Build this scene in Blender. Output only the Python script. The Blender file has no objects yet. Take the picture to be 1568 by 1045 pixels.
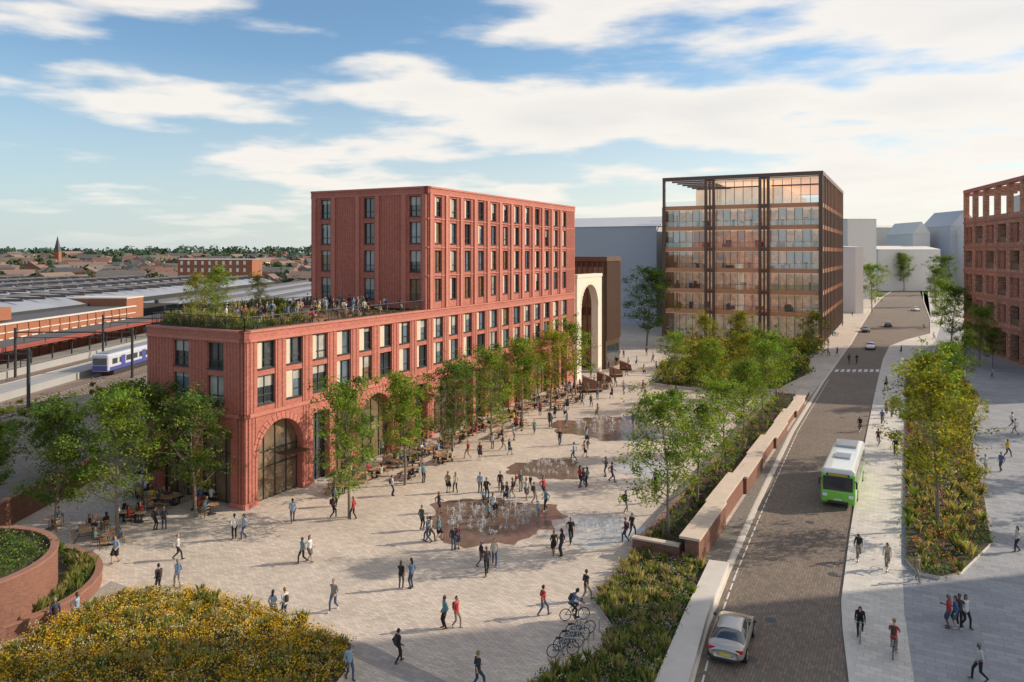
import bpy, bmesh, math, random
import numpy as np
from mathutils import Vector, Matrix
random.seed(7); rng=np.random.default_rng(7)
SC=bpy.context.scene
CH=20.0;FP=1154.0;U0=784.0;V0=388.0
def sv(u,v,z=0.0):
    Y=(CH-z)*FP/(v-V0); return Vector(((u-U0)/FP*Y,Y,z))
def link(o): SC.collection.objects.link(o); return o
def empty(name,loc=(0,0,0),rz=0):
    e=bpy.data.objects.new(name,None); e.location=loc; e.rotation_euler=(0,0,rz); e.empty_display_size=.3; return link(e)
# ------------------------------------------------ materials
def base(name):
    m=bpy.data.materials.new(name); m.use_nodes=True; nt=m.node_tree
    return m,nt,nt.nodes['Principled BSDF']
def N(nt,t,**k):
    n=nt.nodes.new(t)
    for a,b in k.items():
        if a in n.inputs.keys(): n.inputs[a].default_value=b
        else: setattr(n,a,b)
    return n
def L(nt,a,b): nt.links.new(a,b)
def rgb(c): return (c[0],c[1],c[2],1)
def mixc(nt,f,a,b,bt='MIX'):
    n=nt.nodes.new('ShaderNodeMix'); n.data_type='RGBA'; n.blend_type=bt
    for i,x in ((0,f),(6,a),(7,b)):
        if hasattr(x,'is_linked') : L(nt,x,n.inputs[i])
        else: n.inputs[i].default_value=x if i==0 else rgb(x)
    return n.outputs[2]
def math_(nt,op,a,b=0.0,c=None):
    n=nt.nodes.new('ShaderNodeMath'); n.operation=op
    for i,x in enumerate((a,b,c)):
        if x is None: continue
        if hasattr(x,'is_linked'): L(nt,x,n.inputs[i])
        else: n.inputs[i].default_value=x
    return n.outputs[0]
def noise(nt,vec,scale,detail=4,rough=.55):
    n=N(nt,'ShaderNodeTexNoise'); n.inputs['Scale'].default_value=scale; n.inputs['Detail'].default_value=detail; n.inputs['Roughness'].default_value=rough
    if vec is not None: L(nt,vec,n.inputs['Vector'])
    return n.outputs['Fac']
def mat(name,col,rough=.65,var=.25,scale=1.5,metal=0,bump=0,ior=1.45,coat=0,emit=0):
    m,nt,b=base(name)
    tc=N(nt,'ShaderNodeTexCoord').outputs['Object']
    f=noise(nt,tc,scale,3)
    f=math_(nt,'MULTIPLY_ADD',f,2*var,1-var)
    cc=N(nt,'ShaderNodeCombineColor'); [L(nt,f,cc.inputs[i]) for i in range(3)]
    c=mixc(nt,1.0,col,cc.outputs[0],'MULTIPLY'); L(nt,c,b.inputs['Base Color'])
    if emit: L(nt,c,b.inputs['Emission Color']); b.inputs['Emission Strength'].default_value=emit
    b.inputs['Roughness'].default_value=rough; b.inputs['Metallic'].default_value=metal; b.inputs['IOR'].default_value=ior
    b.inputs['Coat Weight'].default_value=coat
    if bump:
        bn=N(nt,'ShaderNodeBump'); bn.inputs['Strength'].default_value=bump; bn.inputs['Distance'].default_value=.05
        L(nt,noise(nt,tc,scale*8,3),bn.inputs['Height']); L(nt,bn.outputs[0],b.inputs['Normal'])
    return m
def wallvec(nt):
    g=N(nt,'ShaderNodeNewGeometry')
    c=N(nt,'ShaderNodeVectorMath',operation='CROSS_PRODUCT'); L(nt,g.outputs['Normal'],c.inputs[0]); c.inputs[1].default_value=(0,0,1)
    nn=N(nt,'ShaderNodeVectorMath',operation='NORMALIZE'); L(nt,c.outputs[0],nn.inputs[0])
    d=N(nt,'ShaderNodeVectorMath',operation='DOT_PRODUCT'); L(nt,nn.outputs[0],d.inputs[0]); L(nt,g.outputs['Position'],d.inputs[1])
    s=N(nt,'ShaderNodeSeparateXYZ'); L(nt,g.outputs['Position'],s.inputs[0])
    k=N(nt,'ShaderNodeCombineXYZ'); L(nt,d.outputs['Value'],k.inputs[0]); L(nt,s.outputs[2],k.inputs[1])
    return k.outputs[0],g.outputs['Position']
def brick(name,c1,c2,mortar,bw=.24,rh=.08,rough=.8,flat=False,big=.12,ang=0,ms=.008,bump=.3):
    m,nt,b=base(name)
    if flat:
        g=N(nt,'ShaderNodeNewGeometry'); r=N(nt,'ShaderNodeVectorRotate'); r.rotation_type='Z_AXIS'; r.inputs['Angle'].default_value=ang
        L(nt,g.outputs['Position'],r.inputs['Vector']); v=r.outputs[0]; p=g.outputs['Position']
    else: v,p=wallvec(nt)
    t=N(nt,'ShaderNodeTexBrick'); L(nt,v,t.inputs['Vector']); t.inputs['Scale'].default_value=1
    t.inputs['Brick Width'].default_value=bw; t.inputs['Row Height'].default_value=rh; t.inputs['Mortar Size'].default_value=ms; t.inputs['Mortar Smooth'].default_value=.3
    t.inputs['Color1'].default_value=rgb(c1); t.inputs['Color2'].default_value=rgb(c2); t.inputs['Mortar'].default_value=rgb(mortar)
    f1=noise(nt,p,.22,4,.6); f2=noise(nt,p,2.5,4,.7)
    f=math_(nt,'ADD',math_(nt,'MULTIPLY_ADD',f1,2.8*big,1-1.4*big),math_(nt,'MULTIPLY_ADD',f2,big*2,-big))
    cc=N(nt,'ShaderNodeCombineColor'); [L(nt,f,cc.inputs[i]) for i in range(3)]
    L(nt,mixc(nt,1.0,t.outputs[0],cc.outputs[0],'MULTIPLY'),b.inputs['Base Color'])
    b.inputs['Roughness'].default_value=rough
    bn=N(nt,'ShaderNodeBump'); bn.inputs['Strength'].default_value=bump; bn.inputs['Distance'].default_value=.02
    L(nt,math_(nt,'SUBTRACT',1.0,t.outputs['Fac']),bn.inputs['Height']); L(nt,bn.outputs[0],b.inputs['Normal'])
    return m
def glassm(name,col,rough=.04,ior=1.9):
    m,nt,b=base(name)
    tc=N(nt,'ShaderNodeTexCoord').outputs['Object']
    L(nt,mixc(nt,noise(nt,tc,.9,2),tuple(x*.4 for x in col),tuple(x*1.6 for x in col)),b.inputs['Base Color'])
    b.inputs['Roughness'].default_value=rough; b.inputs['IOR'].default_value=ior
    return m
def clearglass(name,tint=(.85,.9,.92),f=.25,col=(1,1,1)):
    m,nt,b=base(name); nt.nodes.remove(b); o=nt.nodes['Material Output']
    t=N(nt,'ShaderNodeBsdfTransparent'); t.inputs[0].default_value=rgb(tint)
    g=N(nt,'ShaderNodeBsdfGlossy'); g.inputs['Roughness'].default_value=.03; g.inputs['Color'].default_value=rgb(col)
    x=N(nt,'ShaderNodeMixShader'); x.inputs[0].default_value=f
    L(nt,t.outputs[0],x.inputs[1]); L(nt,g.outputs[0],x.inputs[2]); L(nt,x.outputs[0],o.inputs[0]); return m
def leafm(name,trans=.4):
    m,nt,b=base(name); o=nt.nodes['Material Output']
    a=N(nt,'ShaderNodeAttribute'); a.attribute_name='Col'
    oi=N(nt,'ShaderNodeObjectInfo')
    c=mixc(nt,1.0,a.outputs['Color'],oi.outputs['Color'],'MULTIPLY')
    df=N(nt,'ShaderNodeBsdfDiffuse'); L(nt,c,df.inputs[0]); nt.nodes.remove(b)
    t=N(nt,'ShaderNodeBsdfTranslucent'); L(nt,mixc(nt,1.0,c,(1.5,1.5,.7),'MULTIPLY'),t.inputs[0])
    x=N(nt,'ShaderNodeMixShader'); x.inputs[0].default_value=trans
    L(nt,df.outputs[0],x.inputs[1]); L(nt,t.outputs[0],x.inputs[2]); L(nt,x.outputs[0],o.inputs[0]); return m
TH=math.atan2(.4617,.887)
M={}
M['red']=brick('red_brick',(.50,.155,.11),(.36,.105,.075),(.40,.19,.15),bw=.3,rh=.1,big=.17,ms=.012)
M['redband']=brick('red_brick_band',(.57,.20,.15),(.46,.155,.115),(.42,.19,.15))
M['stbrick']=brick('station_brick',(.35,.125,.06),(.27,.09,.045),(.3,.17,.11))
M['wallbrick']=brick('planter_brick',(.23,.09,.058),(.15,.06,.042),(.24,.16,.12),big=.22)
M['latbrick']=brick('lattice_brick',(.64,.34,.21),(.38,.17,.10),(.5,.34,.25),bw=.7,rh=.24,big=.22)
M['pave']=brick('granite_setts',(.64,.545,.455),(.47,.40,.335),(.33,.285,.245),bw=.42,rh=.16,flat=True,big=.2,ang=TH,ms=.014,rough=.75,bump=.4)
M['pave2']=brick('grey_paving',(.33,.34,.36),(.25,.26,.285),(.19,.19,.2),bw=.9,rh=.45,flat=True,big=.15,ang=TH,ms=.014,rough=.7)
M['band']=brick('dark_band_paving',(.36,.32,.29),(.28,.255,.235),(.2,.19,.18),bw=.6,rh=.3,flat=True,ang=TH,ms=.01)
M['path']=brick('pale_footway',(.64,.60,.545),(.52,.485,.44),(.38,.355,.33),bw=.6,rh=.4,flat=True,big=.14,ang=TH,ms=.012,rough=.7)
M['road']=brick('road_setts',(.23,.175,.135),(.15,.118,.095),(.095,.078,.065),bw=.34,rh=.16,flat=True,big=.22,ang=TH+1.57,ms=.014,rough=.8)
M['stone']=mat('pale_stone',(.58,.54,.49),.7,.14,1.2,bump=.1)
M['coping']=mat('coping_stone',(.60,.49,.40),.7,.16,1,bump=.1)
M['bcop']=mat('brick_coping',(.28,.14,.10),.8,.25,2,bump=.2)
M['whitestone']=mat('white_portal_stone',(.72,.66,.55),.7,.08,1)
M['ground']=mat('ground_earth',(.13,.135,.09),.95,.4,.02)
M['ballast']=mat('rail_ballast',(.21,.18,.15),.95,.35,.6,bump=.6)
M['gravel']=mat('gravel',(.22,.20,.175),.95,.8,5,bump=1)
M['soil']=mat('soil',(.06,.05,.033),.95,.3,3,bump=.5)
M['paint']=mat('white_road_paint',(.62,.61,.58),.6,.25,3)
M['bronze']=mat('bronze_metal',(.15,.092,.068),.45,.15,.6,metal=.2)
M['cladd']=mat('dark_cladding',(.10,.065,.04),.45,.2,.6,metal=.4)
M['metal']=mat('dark_metal',(.045,.047,.05),.45,.1)
M['steel']=mat('galvanised_steel',(.4,.41,.42),.4,.1,metal=.7)
M['orange']=mat('terracotta_slab_edge',(.66,.30,.16),.6,.12)
M['timber']=mat('timber',(.38,.22,.11),.6,.3,4)
M['corten']=mat('corten_steel',(.17,.08,.05),.75,.35,2)
M['cream']=mat('cream_reveal',(.60,.52,.40),.6,.12)
M['white']=mat('white_paint',(.75,.75,.73),.5,.05)
M['roofg']=mat('grey_roof_membrane',(.33,.33,.33),.85,.15,.3)
M['shed']=mat('shed_roof_sheet',(.30,.32,.36),.5,.25,.08)
M['slate']=mat('slate',(.10,.095,.10),.7,.2,.4)
M['mass']=mat('pale_render',(.46,.48,.52),.8,.04,.05)  # pale massing colour, with distance haze painted into it
M['mass2']=mat('pale_cream_render',(.70,.67,.63),.8,.04,.05)  # cream massing colour, likewise kept pale to suggest distance haze
M['hill']=mat('hill_woodland',(.075,.11,.07),.95,.4,.02)
M['bark']=mat('bark',(.22,.18,.14),.9,.3,5)
M['rubber']=mat('tyre_rubber',(.02,.02,.02),.8,.1)
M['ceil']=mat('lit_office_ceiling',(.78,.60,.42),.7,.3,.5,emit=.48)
M['inter']=mat('office_interior',(.60,.50,.42),.8,.8,.9,emit=.16)  # faint glow put into partitions and furniture so the rooms look lit
M['gl1']=glassm('window_glass_dark',(.035,.045,.055))
M['gl2']=glassm('window_glass_blue',(.13,.18,.23),.05,2.1)
M['gl3']=glassm('window_glass_blind',(.42,.41,.38),.15,1.6)
M['gl4']=glassm('window_glass_warm',(.20,.14,.085),.08,1.7)
M['clear']=clearglass('clear_glass',(.93,.94,.94),f=.18,col=(.88,.94,1))
M['bal']=clearglass('balustrade_glass',(.8,.88,.88),.15)
M['leaf']=leafm('leaves'); M['leafd']=leafm('distant_leaves',.1)
M['wet']=mat('wet_paving',(.17,.115,.095),.14,.6,1.6)
M['wetpale']=mat('damp_pale_paving',(.46,.44,.42),.22,.3,1.2)
M['tread']=mat('red_canopy',(.30,.07,.05),.6,.2,.5)
# ------------------------------------------------ mesh buffer
class MB:
    def __init__(s): s.v=[];s.f=[];s.m=[];s.c=None
    def add(s,vs,fs,m=0):
        k=len(s.v); s.v+=[tuple(x) for x in vs]; s.f+=[tuple(i+k for i in q) for q in fs]; s.m+=[m]*len(fs)
    def box(s,F,x0,x1,y0,y1,z0,z1,m=0):
        s.add([F(x,y,z) for z in (z0,z1) for x,y in ((x0,y0),(x1,y0),(x1,y1),(x0,y1))],[(0,3,2,1),(4,5,6,7),(0,1,5,4),(1,2,6,5),(2,3,7,6),(3,0,4,7)],m)
    def quad(s,a,b,c,d,m=0): s.add([a,b,c,d],[(0,1,2,3)],m)
    def tube(s,a,b,r1,r2=None,n=8,m=0):
        a=Vector(a);b=Vector(b);r2=r1 if r2 is None else r2; d=(b-a).normalized()
        x=d.orthogonal().normalized(); y=d.cross(x)
        vs=[p+(x*math.cos(2*math.pi*i/n)+y*math.sin(2*math.pi*i/n))*r for p,r in ((a,r1),(b,r2)) for i in range(n)]
        s.add(vs,[(i,(i+1)%n,n+(i+1)%n,n+i) for i in range(n)]+[tuple(range(n))[::-1],tuple(range(n,2*n))],m)
    def ring(s,c,ax,R,r,n=20,k=6,m=0):
        c=Vector(c);ax=Vector(ax).normalized();x=ax.orthogonal().normalized();y=ax.cross(x);vs=[];fs=[]
        for i in range(n):
            t=2*math.pi*i/n; o=x*math.cos(t)+y*math.sin(t)
            for j in range(k):
                q=2*math.pi*j/k; vs.append(c+o*(R+r*math.cos(q))+ax*r*math.sin(q))
        for i in range(n):
            for j in range(k): fs.append((i*k+j,((i+1)%n)*k+j,((i+1)%n)*k+(j+1)%k,i*k+(j+1)%k))
        s.add(vs,fs,m)
    def leaves(s,cen,size,col,up=0.0,asp=1.0,m=0):
        n=len(cen); cen=np.asarray(cen); nr=rng.normal(size=(n,3)); nr[:,2]+=up*np.sign(nr[:,2]+.3); nr/=np.linalg.norm(nr,axis=1)[:,None]
        a=np.cross(nr,rng.normal(size=(n,3))); a/=np.linalg.norm(a,axis=1)[:,None]; b=np.cross(nr,a)
        sz=np.asarray(size).reshape(-1,1)*np.ones((n,1)); a=a*sz*.5*asp; b=b*sz*.5
        v=np.stack([cen-a,cen-b*.6,cen+a,cen+b*.6],1).reshape(-1,3)
        k=len(s.v)
        if s.c is None: s.c=[(1,1,1)]*k
        s.c+=[(1,1,1)]*(k-len(s.c))
        s.v+=v.tolist(); s.f+=[(k+4*i,k+4*i+1,k+4*i+2,k+4*i+3) for i in range(n)]; s.m+=[m]*n
        s.c+=np.repeat(np.asarray(col),4,axis=0).tolist()
    def mesh(s,name,mats,smooth=False):
        me=bpy.data.meshes.new(name); me.from_pydata([tuple(x) for x in s.v],[],s.f)
        for mm in mats: me.materials.append(M[mm] if isinstance(mm,str) else mm)
        me.polygons.foreach_set('material_index',s.m)
        if smooth: me.polygons.foreach_set('use_smooth',[True]*len(s.f))
        if s.c is not None:
            s.c+=[(1,1,1)]*(len(s.v)-len(s.c))
            at=me.color_attributes.new('Col','FLOAT_COLOR','POINT'); c=np.ones((len(s.v),4)); c[:,:3]=np.asarray(s.c); at.data.foreach_set('color',c.ravel())
        me.update(); return me
    def obj(s,name,mats,parent=None,smooth=False,loc=(0,0,0),rz=0):
        o=bpy.data.objects.new(name,s.mesh(name,mats,smooth)); o.location=loc; o.rotation_euler=(0,0,rz)
        if parent: o.parent=parent
        return link(o)
def inst(name,me,loc,rz=0,sc=1,parent=None):
    o=bpy.data.objects.new(name,me); o.location=loc; o.rotation_euler=(0,0,rz); o.scale=(sc,sc,sc) if not hasattr(sc,'__len__') else sc
    if parent: o.parent=parent
    return link(o)
def FR(o,ex,ey):
    o=Vector((o[0],o[1],o[2] if len(o)>2 else 0));ex=Vector((ex[0],ex[1],0));ey=Vector((ey[0],ey[1],0))
    return lambda x,y,z:o+ex*x+ey*y+Vector((0,0,z))
ID=FR((0,0),(1,0),(0,1))
LD=(.4617,.887);SD=(-.887,.4617);ND=(.887,-.4617);BD=(-.4617,-.887)
def prism(name,pts,z0,z1,m,sidem=None,parent=None):
    b=MB();n=len(pts); P=[(p[0],p[1]) for p in pts]
    ar=sum(P[i][0]*P[(i+1)%n][1]-P[(i+1)%n][0]*P[i][1] for i in range(n))
    if ar<0: P=P[::-1]
    b.add([(x,y,z1) for x,y in P]+[(x,y,z0) for x,y in P],[tuple(range(n))],0)
    b.f+=[(i,i+n,(i+1)%n+n,(i+1)%n) for i in range(n)]; b.m+=[1]*n
    return b.obj(name,[m,sidem or m],parent)
def strip(pts,w,off=0.0):
    P=[Vector((p[0],p[1],0)) for p in pts];l=[];r=[]
    for i,p in enumerate(P):
        d=(P[min(i+1,len(P)-1)]-P[max(i-1,0)]).normalized(); n=Vector((-d.y,d.x,0)); l.append(p+n*(off+w/2)); r.append(p+n*(off-w/2))
    return l+r[::-1]
def inpoly(x,y,P):
    c=False;n=len(P)
    for i in range(n):
        x1,y1=P[i][0],P[i][1];x2,y2=P[i-1][0],P[i-1][1]
        if (y1>y)!=(y2>y) and x<(x2-x1)*(y-y1)/(y2-y1)+x1: c=not c
    return c
def scatter(P,n):
    xs=[p[0] for p in P];ys=[p[1] for p in P];o=[]
    while len(o)<n:
        x=random.uniform(min(xs),max(xs));y=random.uniform(min(ys),max(ys))
        if inpoly(x,y,P): o.append((x,y))
    return o
# ------------------------------------------------ ground
g=MB(); g.add([(-4000,-300,-.15),(4000,-300,-.15),(4000,7000,-.15),(-4000,7000,-.15)],[(0,1,2,3)]); g.obj('ground',['ground'])
RL=[sv(*p) for p in [(867,1500),(995,1200),(1062,1045),(1085,962),(1118,875),(1166,765),(1216,660),(1262,585),(1288,548),(1304,526),(1320,498),(1338,470),(1352,455),(1372,442),(1392,430)]]
RR=[sv(*p) for p in [(1283,1500),(1292,1200),(1300,1045),(1290,960),(1288,920),(1301,820),(1320,700),(1340,600),(1352,550),(1362,530),(1388,520),(1424,511),(1424,490),(1414,462),(1412,442),(1418,430)]]
prism('road',RL+RR[::-1],-.149,-.10,'road')
prism('railway_ballast',[(-420,30),(-38,30),(-38,64),(-32,74),(-34,110),(-10,130),(10,420),(-420,420)],-.149,-.06,'ballast')
prism('plaza_paving',[(-37.5,12)]+[(p.x-.3,p.y) for p in RL[:13]]+[(60,300),(15,300),(14,150),(-32,75),(-37.5,64)],-.149,0,'pave')
FP_O=[sv(*p) for p in [(1475,1500),(1425,1200),(1400,1045),(1385,940),(1380,850),(1382,760),(1385,640),(1387,565),(1400,545),(1432,524),(1440,500)]]
prism('footway',[p+Vector((.3,0,0)) for p in RR[:13]]+FP_O[::-1],-.149,0,'path')
prism('pavement',FP_O+[(400,200),(400,12)],-.149,-.012,'pave2')
prism('far_pavement',[p+Vector((.3,0,0)) for p in RR[12:]]+[(300,560),(300,205),FP_O[-1]],-.149,-.008,'path')
for nm,pl,o in (('kerb',RL,.15),('kerb',RR,-.15)): prism(nm,strip(pl,.3,o),-.14,.006,'stone')
b=MB()
def linepoly(b,pl,off,w,z,dash=0,gap=0,y0=0,y1=1e9):
    P=[Vector((p[0],p[1],0)) for p in pl]
    for a,c in zip(P,P[1:]):
        d=(c-a);l=d.length;d/=l;n=Vector((-d.y,d.x,0));t=0
        st=(dash+gap) if dash else l
        while t<l-.2:
            e=min(l,t+(dash or l)); p=a+d*t;q=a+d*e
            if y0<p.y<y1: b.quad(*(k+Vector((0,0,z)) for k in (p+n*(off-w/2),q+n*(off-w/2),q+n*(off+w/2),p+n*(off+w/2))))
            t+=st
linepoly(b,RL,-.36,.09,-.094,1.0,.35,0,120)
c0=sv(1268,567);c1=sv(1348,567)
for i in range(9):
    p=c0.lerp(c1,(i+.5)/9); f=FR((p.x,p.y),(1,0),LD); b.quad(f(-.3,-1.6,-.09),f(.3,-1.6,-.09),f(.3,1.6,-.09),f(-.3,1.6,-.09))
b.obj('road_marking',['paint'])
b=MB()
for (u,v) in ((1180,950),(1240,800),(1210,720),(1290,640),(1150,1010),(1275,880)):
    p=sv(u,v,-.1);n=16;b.add([(p.x+.32*math.cos(2*math.pi*i/n),p.y+.32*math.sin(2*math.pi*i/n),-.094) for i in range(n)],[tuple(range(n))])
b.obj('manhole_cover',['metal'])
WO=Vector((11.9,48.0,0))
FW=FR(WO,LD,SD)
prism('gravel_strip',[FW(0,-.02,0),FW(66,-.02,0)]+[p-Vector((.45,0,0)) for p in RL[4:8]][::-1],-.1,.02,'gravel')
prism('kerb_coping',[sv(*p) for p in [(985,1100),(1008,1045),(1050,945),(1086,868),(1116,872),(1084,950),(1058,1045),(1040,1100)]],0,.45,'stone')
prism('paving_band',[sv(*p) for p in [(395,955),(440,955),(560,985),(760,1080),(700,1080),(540,1005)]],0,.006,'band')
prism('paving_band',[sv(*p) for p in [(0,1000),(70,955),(170,890),(210,905),(120,960),(0,1045)]],0,.006,'band')
# ------------------------------------------------ brick building
A=(-20.8,58.6)
Fm=FR(A,LD,ND); Fe=FR(A,SD,BD); Ft=FR(Fm(25.4,0,0),SD,BD)
BB=empty('brick_building')
W=MB();G=MB();Fr=MB()
def window(F,x0,x1,z0,z1,y=-.3,mull=1,tr=None,g=None):
    gi=random.choices([0,1,2,3],[3.5,4.5,1.2,1.0])[0] if g is None else g
    G.quad(F(x0,y,z0),F(x1,y,z0),F(x1,y,z1),F(x0,y,z1),gi)
    if g is None and random.random()<.35: G.box(F,x0,x1,y,y+.01,z1-(z1-z0)*random.uniform(.15,.55),z1-.002,2)
    t=.07;ya,yb=y+.012,y+.09
    Fr.box(F,x0,x0+t,ya,yb,z0,z1);Fr.box(F,x1-t,x1,ya,yb,z0,z1);Fr.box(F,x0+t,x1-t,ya,yb,z0,z0+t);Fr.box(F,x0+t,x1-t,ya,yb,z1-t,z1)
    for i in range(mull):
        x=x0+(x1-x0)*(i+1)/(mull+1); Fr.box(F,x-.03,x+.03,ya,yb-.01,z0+t,z1-t)
    if tr:
        for z in tr: Fr.box(F,x0+t,x1-t,ya,yb-.02,z-.04,z+.04)
def arch(F,x0,x1,zt,zs,D,proud=.1):
    xc=(x0+x1)/2;r=(x1-x0)/2;n=18
    P=[(xc-r*math.cos(math.pi*i/n),zs+r*math.sin(math.pi*i/n)) for i in range(n+1)]
    for (xa,za),(xb,zb) in zip(P,P[1:]):
        W.quad(F(xa,0,za),F(xb,0,zb),F(xb,0,zt),F(xa,0,zt)); W.quad(F(xa,0,za),F(xb,0,zb),F(xb,-D,zb),F(xa,-D,za),1)
        W.quad(F(xa,-D,za),F(xb,-D,zb),F(xb,-D,zt),F(xa,-D,zt))
    for r0,r1,pr in ((r,r+.28,proud),(r+.28,r+.55,proud*.5)):
        for i in range(n):
            a0=math.pi*i/n;a1=math.pi*(i+.86)/n
            q=[(xc-ra*math.cos(t),zs+ra*math.sin(t)) for ra,t in ((r0,a0),(r0,a1),(r1,a1),(r1,a0))]
            vs=[F(x,pr,z) for x,z in q]+[F(x,-.02,z) for x,z in q]
            W.add(vs,[(0,1,2,3),(0,4,5,1),(2,6,7,3),(0,3,7,4),(1,5,6,2)],1)
def facade(F,x0,x1,z0,z1,cols,rows,D=.5,ribs=True,g=None,inset=-.32,mull=1):
    xs=x0
    for a,c in cols+[(x1,None)]:
        W.box(F,xs,a,-D,0,z0,z1)
        if ribs and a-xs>.7:
            k=int((a-xs-.2)/.34); st=(a-xs-.2)/max(k,1)
            for i in range(k): W.box(F,xs+.1+st*(i+.25),xs+.1+st*(i+.75),0,.045,z0+.003,z1-.003)
        xs=c
    for a,c in cols:
        zb=z0
        for r0,r1 in rows+[(z1,None)]:
            if r0>zb: W.box(F,a,c,-D,-.06,zb,r0,0)
            if r1: window(F,a,c,r0,r1,inset,mull,g=g,tr=[r0+(r1-r0)*.3]); Fr.box(F,a,c,-.19,.03,r0-.06,r0+.01,0)
            zb=r1
cen=[2.3+3.152*k for k in range(20)]
up=[(c-.98,c+.98) for c in cen]
facade(Fm,.0,66.2,7.35,13.0,up,[(7.9,10.2),(10.75,12.9)])
for c in cen:
    Fr.box(Fm,c-.98,c+.98,-.3,-.1,10.26,10.73,1)
    for z0,z1 in ((7.98,10.18),(10.8,12.84)):
        if random.random()<.8: Fr.box(Fm,c-.91,c-random.choice([.45,.5,.2]),-.225,-.08,z0,z1,2)
for F,x1 in ((Fm,66.2),(Fe,11.4)):
    W.box(F,-.1,x1,-.5,.1,7.05,7.35,1)
    W.box(F,-.12,x1,-.5,.12,13.0,13.25,1); W.box(F,-.06,x1,-.4,.06,13.25,13.75,0); W.box(F,-.14,x1,-.5,.14,13.75,13.92,1)
pairs=[(cen[i]+cen[i+1])/2 for i in range(0,20,2)]
xs=0
for i,pc in enumerate(pairs):
    a,c=pc-2.5,pc+2.5
    W.box(Fm,xs,a,-.9,0,0,7.05)
    for k in range(int((a-xs)/.34)): W.box(Fm,xs+.08+k*.34,xs+.24+k*.34,0,.045,.4,7.0)
    W.box(Fm,xs-.03,a+.03,-.03,.11,.0,.4,1)
    if i%2==0:
        arch(Fm,a,c,7.05,3.9,.9,.12)
        window(Fm,a,c,0,6.5,-.7,3,[2.6,3.9],g=3)
        if i==0: Fr.box(Fm,c-2.4,c-.1,-.6,1.0,3.40,3.48,1)
    else:
        W.box(Fm,a,c,-.9,-.05,6.1,7.05); W.box(Fm,pc-.35,pc+.35,-.9,-.02,0,6.1)
        window(Fm,a,pc-.35,0,6.1,-.7,1,[2.6,4.2],g=random.choice([0,3])); window(Fm,pc+.35,c,0,6.1,-.7,1,[2.6,4.2],g=random.choice([0,3]))
    xs=c
W.box(Fm,xs,66.2,-.9,0,0,7.05)
facade(Fe,.0,11.4,7.35,13.0,[(2.3,4.2),(6.3,8.2)],[(7.95,10.2),(10.75,12.85)])
for a,c in ((0,1.5),(5.2,5.9),(9.8,11.4)):
    W.box(Fe,a,c,-.5,0,0,7.05)
    for k in range(int((c-a)/.34)): W.box(Fe,a+.08+k*.34,a+.24+k*.34,0,.045,.4,7.0)
    W.box(Fe,a-.03,c+.03,-.03,.11,0,.4,1)
for a,c in ((1.5,5.2),(5.9,9.8)):
    W.box(Fe,a,c,-.5,-.05,6.0,7.05); window(Fe,a,c,0,6.0,-.7,2,[2.6,4.0],g=3)
RW4=[(14.8,17.2),(17.95,20.3),(21.05,23.4),(24.0,26.2)]
facade(Fm,25.4,66.2,13.95,26.4,[(c-.72,c+.72) for c in cen if c>26],RW4)
for c in cen:
    if c>26:
        for r0,r1 in RW4:
            if random.random()<.6: Fr.box(Fm,c-.65,c-.38,-.2,-.04,r0+.08,r1-.08,2)
facade(Ft,.0,16.4,13.95,26.4,[(.95,2.45),(7.2,8.7),(13.5,15.0)],RW4,mull=1)
for a in (0.1,2.8,6.4,9.2,12.7,15.6): W.box(Ft,a,a+.5,.046,.22,13.95,26.4,1)
for F,x0,x1 in ((Fm,25.4,66.2),(Ft,0,16.4)):
    W.box(F,x0-.1,x1,-.5,.1,26.4,26.55,1); W.box(F,x0-.05,x1,-.4,.05,26.55,27.05,0); W.box(F,x0-.13,x1,-.5,.13,27.05,27.25,1)
for z in (17.5,20.6,23.7): W.box(Fm,25.3,66.2,-.02,.07,z,z+.1,1)
for c in cen:
    if c>26: W.box(Fm,c-1.576-.25,c-1.576+.25,.046,.16,13.95,26.4,1)
Fb=FR(A,LD,SD)
W.box(Fb,0.01,9,10.9,11.4,0,13.9); W.box(Fb,9,66.2,15.9,16.4,0,13.9); W.box(Fb,8.5,9,11.4,16.4,0,13.9)
W.box(Fb,65.7,66.2,.5,15.9,0,27.2); W.box(Fb,25.4,65.7,15.9,16.4,13.95,27.2)
W.obj('walls',['red','redband'],BB)
G.obj('windows',['gl1','gl2','gl3','gl4'],BB)
Fr.obj('window_frames',['metal','cladd','cream','white'],BB)
TZ=13.7
R=MB(); R.box(Fb,.5,9,.5,10.9,12.9,TZ,1); R.box(Fb,9,25.4,.5,15.9,12.9,TZ,1); R.box(Fb,25.9,65.7,.5,15.9,26.3,26.6)
R.box(Fb,30,40,5,10,26.6,27.6,0); R.box(Fb,1.3,9,1.2,10.5,6.9,7.3,0)
R.obj('roof',['roofg','timber'],BB)
Rl=MB()
for (p,q) in (((.25,.25),(.25,11.1)),((.25,.25),(25.2,.25)),((.25,11.1),(9,11.1)),((9.2,11.3),(9.2,16.1)),((9.2,16.1),(25.2,16.1))):
    a=Fb(p[0],p[1],14.95);c=Fb(q[0],q[1],14.95); Rl.tube(a,c,.035,n=6)
    n=int((c-a).length/.2)
    for i in range(n+1):
        t=a.lerp(c,i/n); Rl.tube(t-Vector((0,0,1.05)),t,.014 if i%6 else .03,n=4)
Rl.obj('railing',['metal'],BB)
WP=empty('stone_arch_portal'); W=MB()
W.box(Fm,67.2,68.9,-1.2,0,0,16.1);W.box(Fm,76.3,78.0,-1.2,0,0,16.1)
arch(Fm,68.9,76.3,16.1,11.2,1.2,.06)
W.box(Fm,67.1,78.1,-1.3,.1,16.1,16.6,0); W.box(Fm,66.2,67.2,-.9,-.3,0,15,1)
W.obj('portal_arch',['whitestone','whitestone'],WP)
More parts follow.
